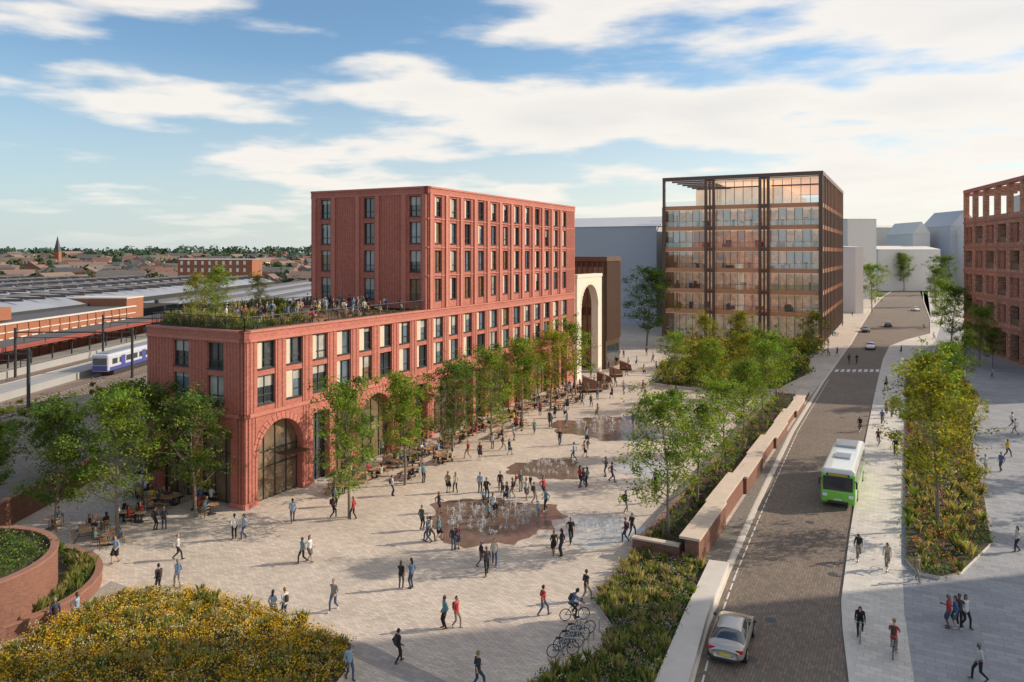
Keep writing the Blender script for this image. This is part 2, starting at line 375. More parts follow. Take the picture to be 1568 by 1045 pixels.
DB=empty('bronze_clad_building'); b=MB()
b.box(Fb,80,87,.0,26,0,18.6,0); b.box(Fb,79.7,87.3,-.3,26.3,18.6,19.4,1)
for i in range(15): b.box(Fb,80.2+i*.47,80.4+i*.47,-.25,-.003,5,18.5,1)
for i in range(26): b.box(Fb,79.75,79.997,.3+i*1.0,.5+i*1.0,.2,18.5,1)
b.obj('cladding',['cladd','bronze'],DB)
b=MB(); 
for z in (1,6.2,10.6,14.6):
    b.quad(Fb(79.985,.6,z),Fb(79.985,20,z),Fb(79.985,20,z+3),Fb(79.985,.6,z+3),0)
    b.quad(Fb(80.5,-.012,z),Fb(86.5,-.012,z),Fb(86.5,-.012,z+3),Fb(80.5,-.012,z+3),1)
b.obj('windows',['gl4','gl1'],DB)
# ------------------------------------------------ pale buildings
def house(name,F,w,d,h,rh,mats,axis=0,wins=0):
    b=MB(); b.box(F,0,w,0,d,0,h,0)
    if axis==0: b.add([F(-.3,-.3,h),F(w+.3,-.3,h),F(w+.3,d+.3,h),F(-.3,d+.3,h),F(-.3,d/2,h+rh),F(w+.3,d/2,h+rh)],[(0,1,5,4),(2,3,4,5),(0,4,3),(1,2,5)],1)
    else: b.add([F(-.3,-.3,h),F(w+.3,-.3,h),F(w+.3,d+.3,h),F(-.3,d+.3,h),F(w/2,-.3,h+rh),F(w/2,d+.3,h+rh)],[(0,4,5,3),(1,2,5,4),(0,1,4),(2,3,5)],1)
    if wins:
        for z in np.arange(1.5,h-1.5,3.3):
            for x in np.arange(1.2,w-1.5,wins): b.box(F,x,x+1.1,-.05,-.003,z,z+1.7,2)
            if wins>3:
                for y in np.arange(1.2,d-1.5,wins): b.box(F,-.05,-.003,y,y+1.5,z,z+1.7,2)
    return b.obj(name,mats)
house('pale_office_block',FR((39.5,206),SD,LD),52,40,27.5,3.5,['mass','mass'])
house('pale_office_block',FR((47,214),SD,LD),8,60,28,2,['mass','mass'])
for (u0,u1,Y,zt,rh,mm,ax) in ((1298,1342,330,35,1,'mass2',0),(1310,1322,250,22,.5,'mass2',0),(1342,1398,470,36,2,'mass2',0),(1398,1424,430,31,7,'mass2',1),(1424,1460,450,27,9,'mass2',1),(1455,1500,420,35,9,'mass',1),(1345,1440,400,22,2,'mass2',0),(1500,1640,400,30,4,'mass2',0),(880,1010,420,36,3,'mass',0)):
    x0=(u0-U0)/FP*Y;x1=(u1-U0)/FP*Y
    house('pale_townhouse' if u1-u0<60 else 'pale_warehouse',FR((x0,Y),(1,0),(0,1)),x1-x0,30,zt,rh,[mm,mm,'gl2'],axis=ax,wins=0)
house('offscreen_shadow_tower',FR((78,28),(1,0),(0,1)),22,28.5,58,.6,['latbrick','roofg','gl2'],wins=3.4)  # unseen tower added outside the frame to cast the foreground shadow
# ------------------------------------------------ office building
OB=empty('office_building'); OX=(67.8,165.0); Fo=FR(OX,SD,LD); OW=35.5;OD=62
lv=[6.7,11.6,16.5,21.4,26.3,31.2]
s=MB();cm=MB();gl=MB();it=MB()
for z in lv:
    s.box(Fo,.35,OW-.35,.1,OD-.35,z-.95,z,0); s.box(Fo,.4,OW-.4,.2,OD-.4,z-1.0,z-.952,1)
for x in (0,10.9,12.7,23.1,24.9,OW-.6): cm.box(Fo,x,x+.6,-.3,.33,0,38)
for x in (11.5,23.7):
    for z in lv+[37.6]: cm.box(Fo,x+.003,x+1.197,-.1,.09,z-.8,z-.2)
    cm.box(Fo,x+.4,x+.8,.0,.2,0,37.3)
for i in range(16):
    y=.6+i*4.08; cm.box(Fo,-.25,.33,y-.3 if i else -.24,y+.3,0,38)
cm.box(Fo,OW-.33,OW+.2,0,OD,0,31)
for a in ((-.32,OW,-.35,.4),(-.32,.4,.4,OD)): cm.box(Fo,*a,37.2,38.05)
cm.box(Fo,.4,OW,OD-.6,OD,37.3,38.0)
for i in range(12): cm.box(Fo,.4,OW,3+i*5,3.3+i*5,37.5,37.9)
bays=[(.6,10.9),(13.3,23.1),(25.5,34.9)]
zz=[0]+lv
for k in range(len(zz)-1):
    z0=zz[k];z1=zz[k+1]-1.01
    for (a,c) in bays:
        gl.quad(Fo(a,1.3,z0),Fo(c,1.3,z0),Fo(c,1.3,z1),Fo(a,1.3,z1),0)
        for j in range(7):
            x=a+(c-a)*j/6; cm.box(Fo,x-.05,x+.05,1.2,1.29,z0,z1)
        if k:
            gl.quad(Fo(a,.25,z0+.05),Fo(c,.25,z0+.05),Fo(c,.25,z0+1.15),Fo(a,.25,z0+1.15),1); cm.box(Fo,a,c,.22,.28,z0+1.15,z0+1.2)
        for j in range(9):
            x=random.uniform(a,c-1.5); y=random.uniform(2.2,7); it.box(Fo,x,x+random.uniform(.5,2),y,y+.8,z0+.01,z0+random.uniform(.7,1.9),random.choice([1,2,3,3,4,5]))
        for j in range(3):
            x=a+(c-a)*(j+.5)/3; it.box(Fo,x-.2,x+.2,3.0,3.4,z0+.01,z1,3)
        if k>2:
            for j in range(6):
                if random.random()<.6: x=a+(c-a)*j/6; it.box(Fo,x+.08,x+(c-a)/6-.08,1.45,1.5,z1-random.uniform(.6,2.8),z1-.01,3)
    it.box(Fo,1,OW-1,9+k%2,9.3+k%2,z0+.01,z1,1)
    for i in range(15):
        y=.9+i*4.08; gl.quad(Fo(.5,y,z0),Fo(.5,y+3.48,z0),Fo(.5,y+3.48,z1),Fo(.5,y,z1),3 if (i+k)%3 else 2)
        for q in (1.16,2.32): cm.box(Fo,.42,.49,y+q-.05,y+q+.05,z0,z1)
        s.box(Fo,-.05,.34,y+.003,y+3.477,z1+.05,z1+1.0,0)
it.box(Fo,9,OW-6,8,OD-8,31.21,35.5,0)
for (a,c) in bays:
    gl.quad(Fo(a,.42,31.25),Fo(c,.42,31.25),Fo(c,.42,32.35),Fo(a,.42,32.35),1)
    if a<20:
        gl.quad(Fo(a,3.5,31.21),Fo(c,3.5,31.21),Fo(c,3.5,37),Fo(a,3.5,37),0); cm.box(Fo,a,c,2,2.2,35.2,35.5)
        for j in range(6): cm.box(Fo,a+j*2,a+j*2+.1,3.3,3.49,31.2,37)
s.box(Fo,.5,24.5,3.6,OD-5,37.05,37.25,1)
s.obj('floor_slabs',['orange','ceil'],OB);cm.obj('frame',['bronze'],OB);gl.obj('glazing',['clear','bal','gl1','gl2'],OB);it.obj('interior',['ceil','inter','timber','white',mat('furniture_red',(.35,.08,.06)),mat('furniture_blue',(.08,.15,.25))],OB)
# ------------------------------------------------ right brick building
RBd=empty('lattice_brick_building')
P1=Vector(((1476-U0)/FP*165,165,0));P2=Vector(((1640-U0)/FP*115,115,0)); ex=(P1-P2);WL=ex.length;ex.normalize()
ey=Vector((-ex.y,ex.x,0)); ey=ey if ey.x<0 else -ey
Fr2=FR(P2,(ex.x,ex.y),(ey.x,ey.y)); W=MB();G=MB();Fr=MB()
nb=int(WL/6.2);bw=WL/nb
RR_=[(.5,5.2),(7.0,10.4),(12.1,15.5),(17.1,20.5),(22.1,25.6)]
facade(Fr2,0,WL,0,27.5,[(i*bw+1.0,(i+1)*bw-1.0) for i in range(nb)],RR_,ribs=False,D=1.6,inset=-1.4,mull=2)
for i in range(nb):
    for q,(r0,r1) in enumerate(RR_[1:]):
        Fr.box(Fr2,i*bw+1.02,i*bw+2.2,-1.2,-.9,r0,r1,3)
        if (i+q)%2: Fr.box(Fr2,i*bw+1.0,(i+1)*bw-1.0,-.2,-.15,r0,r0+1.0,0)
        else:
            W.box(Fr2,i*bw+3.4,(i+1)*bw-1.0,-1.1,-.5,r0,r1,1)
            for a in range(4):
                for c_ in range(5):
                    if (a+c_)%2: W.box(Fr2,i*bw+3.45+a*.4,i*bw+3.78+a*.4,-.497,-.38,r0+.1+c_*.66,r0+.6+c_*.66,0)
for i in range(nb+1):
    for j in range(54):
        x=i*bw-.82+(j%2)*.82
        if 0<x+.0 and x+.8<WL and not any(abs(.4+j*.5-z)<.75 for z in (5.9,11.2,16.2,21.2,26.5)): W.box(Fr2,x,x+.8,.003 if j%2 else .003,.09,.4+j*.5,.62+j*.5,1)
for z in (5.8,11.1,16.1,21.1,26.4): W.box(Fr2,-.1,WL+.1,.003,.18,z,z+.4,1)
for i in range(nb+1):
    x=min(max(i*bw-.5,0),WL-1.0); W.box(Fr2,x,x+1.0,-.8,.1,27.5,33.0); W.box(Fr2,x+.1,x+.9,-8,-.81,32.4,33.0,0)
W.box(Fr2,0,WL,-.9,.15,33.0,33.7,1)
Fr2b=FR(P1,(-ey.x,-ey.y),(ex.x,ex.y))
facade(Fr2b,.0,24,0,27.5,[(i*5+1.1,i*5+3.9) for i in range(4)],RR_,ribs=False,D=.8,inset=-.6)
W.box(Fr2,1,WL-.81,-24,-1.61,27.2,27.49,1); W.box(Fr2,.2,.99,-24,-1.61,0,27.4,0)
G.box(Fr2,3,WL-4,-24,-7,27.5,31.8,1)
W.obj('walls',['latbrick','redband'],RBd);G.obj('windows',['gl1','gl2','gl3','gl4'],RBd);Fr.obj('window_frames',['bronze','cladd','cream','white'],RBd)
# ------------------------------------------------ retaining wall + planters
RW=empty('retaining_wall'); b=MB();hs=[1.65,1.5,1.3,1.15,1.0,.85,.7,.6];x=0
for i,h in enumerate(hs):
    l=8.2; o=(i%2)*.25; b.box(FW,x,x+l-.02,o,o+.9,0,h,0)
    for j in range(4): b.box(FW,x-.08+j*2.05,x-.1+(j+1)*2.05,o-.08,o+1.25,h,h+.16,1)
    x+=l
b.obj('wall_segments',['wallbrick','coping'],RW)
PL=empty('raised_planter');b=MB(); b.box(FW,.0,.4,1.26,4.4,0,1.05,0); b.box(FW,.4,62,4.0,4.4,0,.75,0); b.box(FW,-.06,.46,1.28,4.46,1.05,1.17,1)
b.box(FW,.4,62,1.2,4.0,0,.6,2); b.obj('planter_walls',['wallbrick','coping','soil'],PL)
def ringwall(name,c,r,t,h,fill):
    b=MB();n=72
    for i in range(n):
        t0=2*math.pi*i/n;t1=2*math.pi*(i+1)/n
        p=lambda rr,tt,z:(c[0]+rr*math.cos(tt),c[1]+rr*math.sin(tt),z)
        for r0,r1,z0,z1,m in ((r-t,r,0,h,0),(r-t-.05,r+.05,h,h+.1,1)):
            vs=[p(r0,t0,z0),p(r1,t0,z0),p(r1,t1,z0),p(r0,t1,z0),p(r0,t0,z1),p(r1,t0,z1),p(r1,t1,z1),p(r0,t1,z1)]
            b.add(vs,[(4,5,6,7),(1,2,6,5),(3,0,4,7),(0,3,2,1)],m)
    b.add([(c[0]+(r-t)*math.cos(2*math.pi*i/40),c[1]+(r-t)*math.sin(2*math.pi*i/40),fill) for i in range(40)],[tuple(range(40))],2)
    b.obj('planter_wall',['wallbrick','bcop','soil'],empty(name))
PCX,PCY=-31.0,41.0
ringwall('round_brick_planter',(PCX,PCY),5.4,.32,3.1,2.9)
ringwall('low_ring_planter',(PCX,PCY+2.2),6.6,.32,.7,.55)
b=MB()
Fl=FR((-37.2,40),(0,1),(1,0))
b.box(Fl,0,27,0,.4,0,1.9,0); b.box(Fl,-.05,27.1,-.06,.46,1.9,2.05,1); b.obj('brick_boundary_wall',['wallbrick','bcop'])
# ------------------------------------------------ planting
GR=[(.075,.13,.03),(.11,.18,.04),(.055,.10,.035),(.16,.20,.06),(.09,.15,.05)]
def planting(name,P,n,z,hgt,flowers,fd,K=24,size=.14,greens=GR,zf=None,grass=.0,fsz=1.0):
    b=MB();cs=[];ss=[];cc=[];bl=[];bc=[]
    for (x,y) in scatter(P,n):
        zz_=z if zf is None else zf(x,y)
        if random.random()<grass:
            k=26;hh=hgt*random.uniform(.55,1.0);g=np.array(random.choice([(.30,.27,.11),(.22,.24,.08),(.36,.30,.16),(.16,.20,.06)]))*random.uniform(.8,1.2)
            for _ in range(k):
                a=random.uniform(0,6.28);lr=random.uniform(.15,.5)*hh;t=random.uniform(.6,1)*hh
                p0=(x+.06*math.cos(a),y+.06*math.sin(a),zz_);p2=(x+lr*math.cos(a),y+lr*math.sin(a),zz_+t);wx,wy=-math.sin(a)*.022,math.cos(a)*.022
                m_=(x+lr*.4*math.cos(a),y+lr*.4*math.sin(a),zz_+t*.65)
                bl.append([(p0[0]-wx,p0[1]-wy,p0[2]),(p0[0]+wx,p0[1]+wy,p0[2]),(m_[0]+wx,m_[1]+wy,m_[2]),p2]);bc+= [g*random.uniform(.7,1.2)]*4
            continue
        r=random.uniform(.22,.6)*hgt; g=np.array(random.choice(greens))*random.uniform(.65,1.45)
        k=K; d=rng.normal(size=(k,3)); d/=np.linalg.norm(d,axis=1)[:,None]; d[:,2]=np.abs(d[:,2]); rad=rng.uniform(.5,1.05,(k,1))
        p=d*rad*r*np.array([1,1,1.2])+np.array([x,y,zz_]); cs.append(p); ss.append(rng.uniform(.6,1.3,k)*size); cc.append(g*rng.uniform(.7,1.3,(k,1)))
        if random.random()<fd:
            fc=np.array(random.choice(flowers)); k=random.randint(7,18); d=rng.normal(size=(k,3)); d[:,2]=np.abs(d[:,2])+.6; d/=np.linalg.norm(d,axis=1)[:,None]
            cs.append(d*r*rng.uniform(1.0,1.3,(k,1))*np.array([1,1,1.25])+np.array([x,y,zz_])); ss.append(rng.uniform(.5,.9,k)*size*fsz); cc.append(fc*rng.uniform(.8,1.2,(k,1)))
    if cs: b.leaves(np.concatenate(cs),np.concatenate(ss),np.concatenate(cc),asp=1.2)
    if bl:
        k=len(b.v);b.v+=[p for q in bl for p in q];b.f+=[(k+4*i,k+4*i+1,k+4*i+2,k+4*i+3) for i in range(len(bl))];b.m+=[0]*len(bl);b.c=(b.c or [])+[tuple(c) for c in bc]
    return b.obj(name,['leaf'])
YB=[sv(*p) for p in [(-60,1075),(0,1015),(100,960),(200,917),(300,917),(400,947),(520,990),(542,1008),(525,1045),(470,1110),(-60,1130)]]
cx=sum(p.x for p in YB)/len(YB);cy=sum(p.y for p in YB)/len(YB)
zf=lambda x,y:.35+.35*math.exp(-((x-cx)**2/60+(y-cy)**2/20))
prism('flower_bed_edge',YB,0,.35,'soil','stone')
planting('yellow_flower_bed',YB,2300,.35,.8,[(.82,.50,.04),(.76,.52,.06),(.62,.34,.04),(.72,.68,.46),(.8,.55,.05)],.9,K=16,size=.12,greens=[(.22,.21,.045),(.32,.24,.05),(.36,.22,.05),(.13,.14,.04)],zf=zf,grass=.1,fsz=.95)
FB=[sv(*p) for p in [(800,1090),(828,1040),(912,1012),(940,965),(912,925),(985,833),(1002,856),(1083,868),(1048,945),(1008,1045),(990,1100)]]
prism('flower_bed_edge',FB,0,.15,'soil','stone')
planting('flower_bed',FB,900,.15,.95,[(.44,.26,.5),(.6,.55,.5),(.45,.14,.2)],.35,K=26,size=.12,greens=[(.10,.17,.045),(.15,.23,.06),(.08,.14,.05),(.22,.26,.10),(.13,.19,.08)],grass=.22)
planting('purple_shrub_planting',[FW(.5,1.4,0),FW(.5,3.9,0),FW(60,3.9,0),FW(60,1.4,0)],600,.6,1.0,[(.28,.10,.32),(.22,.08,.2)],.7,grass=.1)
IS=[sv(*p) for p in [(1388,862),(1405,880),(1440,888),(1472,880),(1517,836),(1508,770),(1492,700),(1486,650),(1500,620),(1474,580),(1440,556),(1405,553),(1388,580),(1388,640),(1386,760)]]
prism('planted_island_edge',IS,-.01,.2,'soil','stone')
planting('planted_island',IS,1500,.2,1.3,[(.6,.14,.12),(.62,.58,.48),(.55,.24,.12),(.42,.24,.42)],.42,greens=GR+[(.34,.24,.09),(.30,.18,.08),(.26,.23,.1),(.3,.14,.08)],size=.17,grass=.22)
planting('shrub_planting',[(PCX+4.8*math.cos(t),PCY+4.8*math.sin(t)) for t in np.linspace(0,6.1,20)],360,2.9,1.3,[(.3,.3,.1)],.1)
planting('ring_shrub_planting',[(PCX+r*math.cos(t),PCY+2.2+r*math.sin(t)) for r,t in [(5.6,-1.0),(5.2,-.4),(5.0,0),(5.2,.6),(5.6,1.3),(6.2,1.3),(6.2,.6),(6.2,0),(6.2,-.4),(6.2,-1.0)]],130,.55,1.0,[(.3,.3,.1)],.2,grass=.3)
MG=[sv(*p) for p in [(1000,590),(1015,560),(1080,548),(1180,560),(1235,548),(1240,575),(1190,600),(1060,598)]]
prism('lawn_edge',MG,0,.4,'soil','stone')
planting('mixed_hedge',MG,700,.4,2.0,[(.6,.45,.06),(.45,.26,.08)],.4,size=.34,greens=GR+[(.3,.3,.06),(.25,.15,.05)])
HG=[sv(*p) for p in [(1020,540),(1060,528),(1250,530),(1255,545),(1100,548)]]
planting('mixed_hedge',HG,420,0,4,[(.55,.35,.06),(.4,.4,.08)],.5,size=.5,greens=GR+[(.3,.3,.06),(.24,.11,.05)])
for k,(x0,x1,y0,y1,hh,dn) in enumerate(((.7,8,.7,1.6,1.0,8),(.7,1.8,1.8,10.6,1.6,9),(1.8,8,9.5,10.7,1.7,9),(10,24.5,.5,.9,.4,4),(9.5,20,14.4,15.7,1.6,8),(4,6,4,6,1.6,8),(12,13.5,8,9.5,1.4,8))):
    P=[Fb(x0,y0,0),Fb(x1,y0,0),Fb(x1,y1,0),Fb(x0,y1,0)]
    b=MB();b.box(Fb,x0,x1,y0,y1,TZ,14.0);b.obj('roof_planter',['cladd'])
    planting('roof_shrubs',P,int(dn*(x1-x0)*(y1-y0)),14.0,hh,[(.6,.5,.15)],.1,size=.16,grass=.3)
# ------------------------------------------------ trees
def treemesh(seed,h=10,w=7.2,zb=.22,nl=6800,ls=.2):
    r=random.Random(seed);b=MB();tips=[]
    p=Vector((0,0,-.1));pts=[p];d=Vector((r.uniform(-.05,.05),r.uniform(-.05,.05),1))
    for i in range(8):
        d=(d+Vector((r.uniform(-.1,.1),r.uniform(-.1,.1),.15))).normalized(); p=p+d*h*.92/8; pts.append(p)
    R0=.013*h
    for i in range(8): b.tube(pts[i],pts[i+1],R0*(1-i/8.6),R0*(1-(i+1)/8.6),7,0)
    def at(t):
        k=min(int(t*8),7); return pts[k].lerp(pts[k+1],t*8-k)
    nl_=22
    for i in range(nl_):
        t=zb+.03+(.97-zb)*(i/nl_)*.95; o=at(t)
        q=(t-zb)/(1-zb); prof=math.sin(math.pi*min(1,(q*.82+.18)))**.75
        ln=w/2*prof*r.uniform(.7,1.3); az=i*2.4+r.uniform(-.5,.5); el=r.uniform(.2,.6)+q*.6
        dd=Vector((math.cos(az)*math.cos(el),math.sin(az)*math.cos(el),math.sin(el))); a=o
        sg=3
        for s_ in range(sg):
            dd=(dd+Vector((r.uniform(-.2,.2),r.uniform(-.2,.2),.12))).normalized(); c=a+dd*ln/sg
            b.tube(a,c,R0*.34*(1-s_/3.3)*(1-q*.5),R0*.34*(1-(s_+1)/3.3)*(1-q*.5),5,0)
            for j in range(2+s_):
                e=a.lerp(c,r.random())+Vector((r.gauss(0,1),r.gauss(0,1),r.gauss(0,.8)+.3))*ln*.18
                b.tube(c if j==0 else a.lerp(c,.5),e,R0*.1,R0*.04,3,0); tips.append((e,.6+.4*s_))
            a=c
        tips.append((a,1.0))
    wts=np.array([t[1] for t in tips]);wts*=np.array([r.choice([.15,.7,1,2.0]) for _ in tips]); wts/=wts.sum(); cnt=rng.multinomial(nl,wts)
    cs=[];cc=[]
    for (e,_),n in zip(tips,cnt):
        if n==0: continue
        sg=.042*h*r.uniform(.4,1.0); g=np.array((.13,.185,.045))*r.uniform(.55,1.5)*np.array([r.uniform(.85,1.3),1,r.uniform(.7,1.3)])
        cs.append(rng.normal(size=(n,3))*np.array([sg,sg,sg*.7])+np.array(e)); cc.append(g*rng.uniform(.75,1.3,(n,1)))
    cs=np.concatenate(cs);cc=np.concatenate(cc); b.leaves(cs,rng.uniform(.65,1.25,len(cs))*ls,cc,up=.5,asp=1.3,m=1)
    return b.mesh('tree_mesh',['bark','leaf'])
TM=[treemesh(1),treemesh(2,w=6.6,zb=.25),treemesh(3,w=7.8,zb=.2),treemesh(4,w=6.2,zb=.26,nl=5200),treemesh(5,w=8,zb=.2,nl=8200)]
TB=treemesh(9,w=8,zb=.12,nl=7500,ls=.26)
def tree(u,v,top,mi,col=(1,1,1),me=None,pos=None,h=None,name='deciduous_tree'):
    p=sv(u,v) if pos is None else Vector(pos)
    hh=h or (v-top)/FP*p.y; s_=hh/10.0
    o=inst(name,me or TM[mi],p,random.uniform(0,6.28),s_); o.color=(*col,1); return o
LG=(1.3,1.35,1.0);DG=(.75,.85,.85);OLV=(1.6,1.2,.8);BR=(1.1,1.2,1.0)
for a in [(85,812,612,4,DG),(180,818,600,0,LG),(300,792,598,2,DG),(215,765,588,4,DG),(535,792,585,0,BR),(620,743,568,1,LG),(692,706,549,2,DG),(752,676,533,0,BR),(800,650,513,1,LG),(843,626,503,2,OLV),(882,607,489,3,BR),
 (990,530,412,4,DG),(1335,478,402,2,BR),(1384,446,386,1,BR),(1443,452,390,2,DG),(1456,530,440,4,BR),(1500,560,470,0,LG),(1472,600,507,3,LG),(1520,560,500,1,BR),(1432,470,410,0,DG),(1440,500,430,4,BR),
 (1437,812,560,3,OLV),(1415,700,530,3,LG),(1470,690,590,3,OLV),(1455,620,520,1,BR),
 (1030,590,507,2,LG),(1085,565,478,3,OLV),(1130,560,475,1,OLV),(1160,590,500,3,BR),(1245,548,478,4,OLV)]:
    tree(*a)
for t,hh,c,mi in ((2.6,9.8,LG,0),(10.5,8.4,BR,3),(20,8.2,LG,2),(30,9.0,BR,1),(41,9.4,LG,0),(53,9.6,BR,3)): tree(0,0,0,mi,c,pos=FW(t,2.7,.6),h=hh)
for t,y in ((44,9),(36,11.5)): tree(0,0,0,random.randrange(5),random.choice([LG,OLV,BR]),pos=FW(t+14,y-1,0),h=9)
for x,y in ((-44,44),(-43,52),(-42,60),(-41,68),(-39,76),(-46,66),(-50,54),(-44,36)): tree(0,0,0,0,random.choice([DG,DG,(1.1,1.0,.7)]),pos=(x,y,-.1),h=random.uniform(6,8.5),me=TB)
for x,y,h in ((3,9,4.4),(6,9.6,5),(9,14,4.2),(16,15,4)): tree(0,0,0,3,random.choice([OLV,LG,BR]),pos=Fb(x,y,TZ+.2),h=h)
for x,y in ((40,2),(43,12),(60,20),(50,56),(56,68),(66,84)): tree(0,0,0,4,DG,pos=(x,y,-.02),h=9)
# rising ground, town and woodland beyond the station
def tz(x,y):
    s_=min(1,max(0,(-x-20)/80)); a=min(1,max(0,(y-335)/460)); c=min(1,max(0,(y-800)/700))
    return (13*a)*s_+8*c+ (2.2*math.sin(x*.006+y*.003)+1.5*math.sin(x*.017))*c-.25
b=MB();nx=120;vs=[];fs=[];ys=[330,380,450,540,660,800,1000,1300,1700,2300,3000];xs_=np.linspace(-2600,2600,nx)
for y in ys:
    for x in xs_: vs.append((x,y,tz(x,y)-(.2 if y==330 else 0)))
for j in range(len(ys)-1):
    for i in range(nx-1):
        if xs_[i]>20 and ys[j]<800: continue
        fs.append((j*nx+i,j*nx+i+1,(j+1)*nx+i+1,(j+1)*nx+i))
b.add(vs,fs);b.obj('hills',['hill'],smooth=True)
b=MB();cs=[];cc=[];ss=[]
for i in range(1000):
    Y=random.uniform(345,820) if i<380 else random.uniform(800,1700);X=random.uniform(-.75,.85 if Y>700 else -.03)*Y
    r=random.uniform(2.6,5)*(1+Y/1600); k=28;d=rng.normal(size=(k,3));d/=np.linalg.norm(d,axis=1)[:,None]
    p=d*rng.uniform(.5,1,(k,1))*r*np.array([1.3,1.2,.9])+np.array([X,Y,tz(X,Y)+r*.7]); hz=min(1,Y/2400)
    g=(np.array((.05,.08,.025))*(1-hz)+np.array((.10,.15,.15))*hz)*random.uniform(.7,1.3)  # haze painted into leaf colour: paler and bluer with distance
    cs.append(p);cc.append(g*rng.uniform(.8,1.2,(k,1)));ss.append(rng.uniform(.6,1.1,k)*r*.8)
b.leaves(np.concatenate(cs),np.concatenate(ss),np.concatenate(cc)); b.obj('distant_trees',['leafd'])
hm=[]
for k,(w,d,h,rh,wc,rc) in enumerate(((9,8,6,3,(.32,.16,.12),(.20,.13,.11)),(20,9,6,3.2,(.34,.20,.15),(.13,.12,.12)),(12,9,6,3,(.55,.50,.45),(.22,.12,.09)),(26,11,6.5,3,(.36,.18,.12),(.22,.15,.12)))):
    wm=mat('house_wall',wc,.85,.1,.3);rm=mat('house_roof',rc,.8,.2,.3)
    o=house('distant_house',FR((-w/2,-d/2),(1,0),(0,1)),w,d,h,rh,[wm,rm,'white'],wins=2.6)
    X,Y=-300+40*k,420+20*k;o.location=(X,Y,tz(X,Y)-.3); hm.append(o.data)
for i in range(300):
    Y=random.uniform(345,790);X=random.uniform(-.72,-.07)*Y
    inst('distant_house',random.choice(hm),(X,Y,tz(X,Y)-.3),random.choice([TH,TH+1.57,0,1.57])+random.uniform(-.2,.2),random.uniform(.7,1.1))
house('brick_civic_building',FR((-153,345),(1,0),(0,1)),34,14,17,.5,['stbrick','roofg','white'],wins=3.2)
b=MB();X=-.603*600;b.box(FR((X,600),(1,0),(0,1)),-2,2,-2,2,0,21,0);b.add([(X-2,598,21),(X+2,598,21),(X+2,602,21),(X-2,602,21),(X,600,34)],[(0,1,4),(1,2,4),(2,3,4),(3,0,4)],1);b.obj('church_spire',['stbrick','slate'])
# ------------------------------------------------ station
ST=empty('station_building');b=MB();Fs=FR((-89,100),(0,1),(1,0))
b.box(Fs,0,78,-14,0,-.1,7.4,0);b.box(Fs,-.2,78.2,-.3,.2,7.4,7.7,1);b.box(Fs,-.2,78.2,-14,-.3,7.4,7.5,2);b.box(Fs,0,78,.003,.1,5.9,6.1,1)
for i in range(24):
    x=1.2+i*3.2;b.box(Fs,x,x+1.5,.003,.06,2.4,4.7,3);b.box(Fs,x+.15,x+1.35,.063,.07,2.5,4.6,4);b.box(Fs,x-.1,x+1.6,.003,.14,4.7,5.0,1)
    b.box(Fs,x-.95,x-.6,.003,.16,-.1,7.38,0)
b.box(Fs,30,40,-14,-4,7.7,10,0);b.box(Fs,78,86,-16,-2,-.1,9.2,0);b.box(Fs,77.9,86.1,-16.1,-1.9,9.2,9.5,1)
b.obj('walls',['stbrick','stone','slate','white','gl1'],ST)
b=MB()
b.box(Fs,-30,150,2,8,-.1,1.0,0);b.box(Fs,-30,150,7.7,8.0,1.0,1.02,3)
b.box(Fs,-30,150,15,20,-.1,1.0,0);b.box(Fs,-30,150,15.0,15.3,1.0,1.02,3)
b.box(Fs,10,150,.5,7.6,4.6,4.85,1);b.box(Fs,10,150,7.6,7.8,4.2,4.9,2)
for i in range(24): b.box(Fs,12+i*6,12.2+i*6,5.9,6.1,1,4.6,4)
b.obj('station_platform',['roofg','slate','tread','cream','metal'])
b=MB()
for xo in (9.6,11.6,12.9,14.3,22,23.6,26,27.6):
    b.box(Fs,-60,240,xo-.05,xo+.05,-.05,.12,0)
for xo in (10.6,13.6,22.8,26.8):
    for i in range(300): b.box(Fs,-60+i*.9,-59.75+i*.9,xo-1.2,xo+1.2,-.055,.02,1)
b.obj('railway_track',['corten','roofg'])
b=MB()
for k in range(6):
    x0=-100-k*24;F=FR((x0,118),(0,1),(-1,0));Lh=200
    n=8;P=[(24*i/n,8.0+2.2*math.sin(math.pi*i/n)) for i in range(n+1)]
    for (ya,za),(yb,zb) in zip(P,P[1:]): b.quad(F(0,ya,za),F(Lh,ya,za),F(Lh,yb,zb),F(0,yb,zb),0)
    for j in range(26): b.box(F,2+j*7.7,2.5+j*7.7,3,21,9.8,10.35,1)
    b.box(F,.1,Lh,-.2,.2,0,8.1,2)
    b.box(F,-.2,Lh,11.4,12.6,10.2,10.7,1)
    b.add([F(0,ya,za) for ya,za in P]+[F(0,24,2),F(0,0,2)],[tuple(range(n+3))],3)
for k in range(3):
    F=FR((-60-k*12,190),(0,1),(-1,0)); b.box(F,0,140,0,11,7.2,7.5,0); b.box(F,-.3,140,5,6,7.5,8.3,1)
    for j in range(12): b.box(F,j*12,j*12+.4,.2,.5,0,7.2,2)
b.obj('train_shed',['shed','slate','metal','gl1'])
b=MB()
for i in range(9):
    y=95+i*26;b.box(ID,-61.2,-60.9,y,y+.3,0,8,0);b.box(ID,-80,-79.7,y,y+.3,0,8,0);b.box(ID,-80,-60.9,y+.05,y+.2,7.2,7.4,0);b.box(ID,-80,-60.9,y+.05,y+.2,6.4,6.5,0)
    for xx in (-78.4,-75,-66,-62): b.box(ID,xx,xx+.08,y,y+.08,5.6,6.4,0)
for xx in (-78.4,-75.4,-66.2,-62.2): b.tube((xx,60,5.6),(xx,330,5.6),.03,n=4)
b.obj('overhead_line_gantry',['metal'])
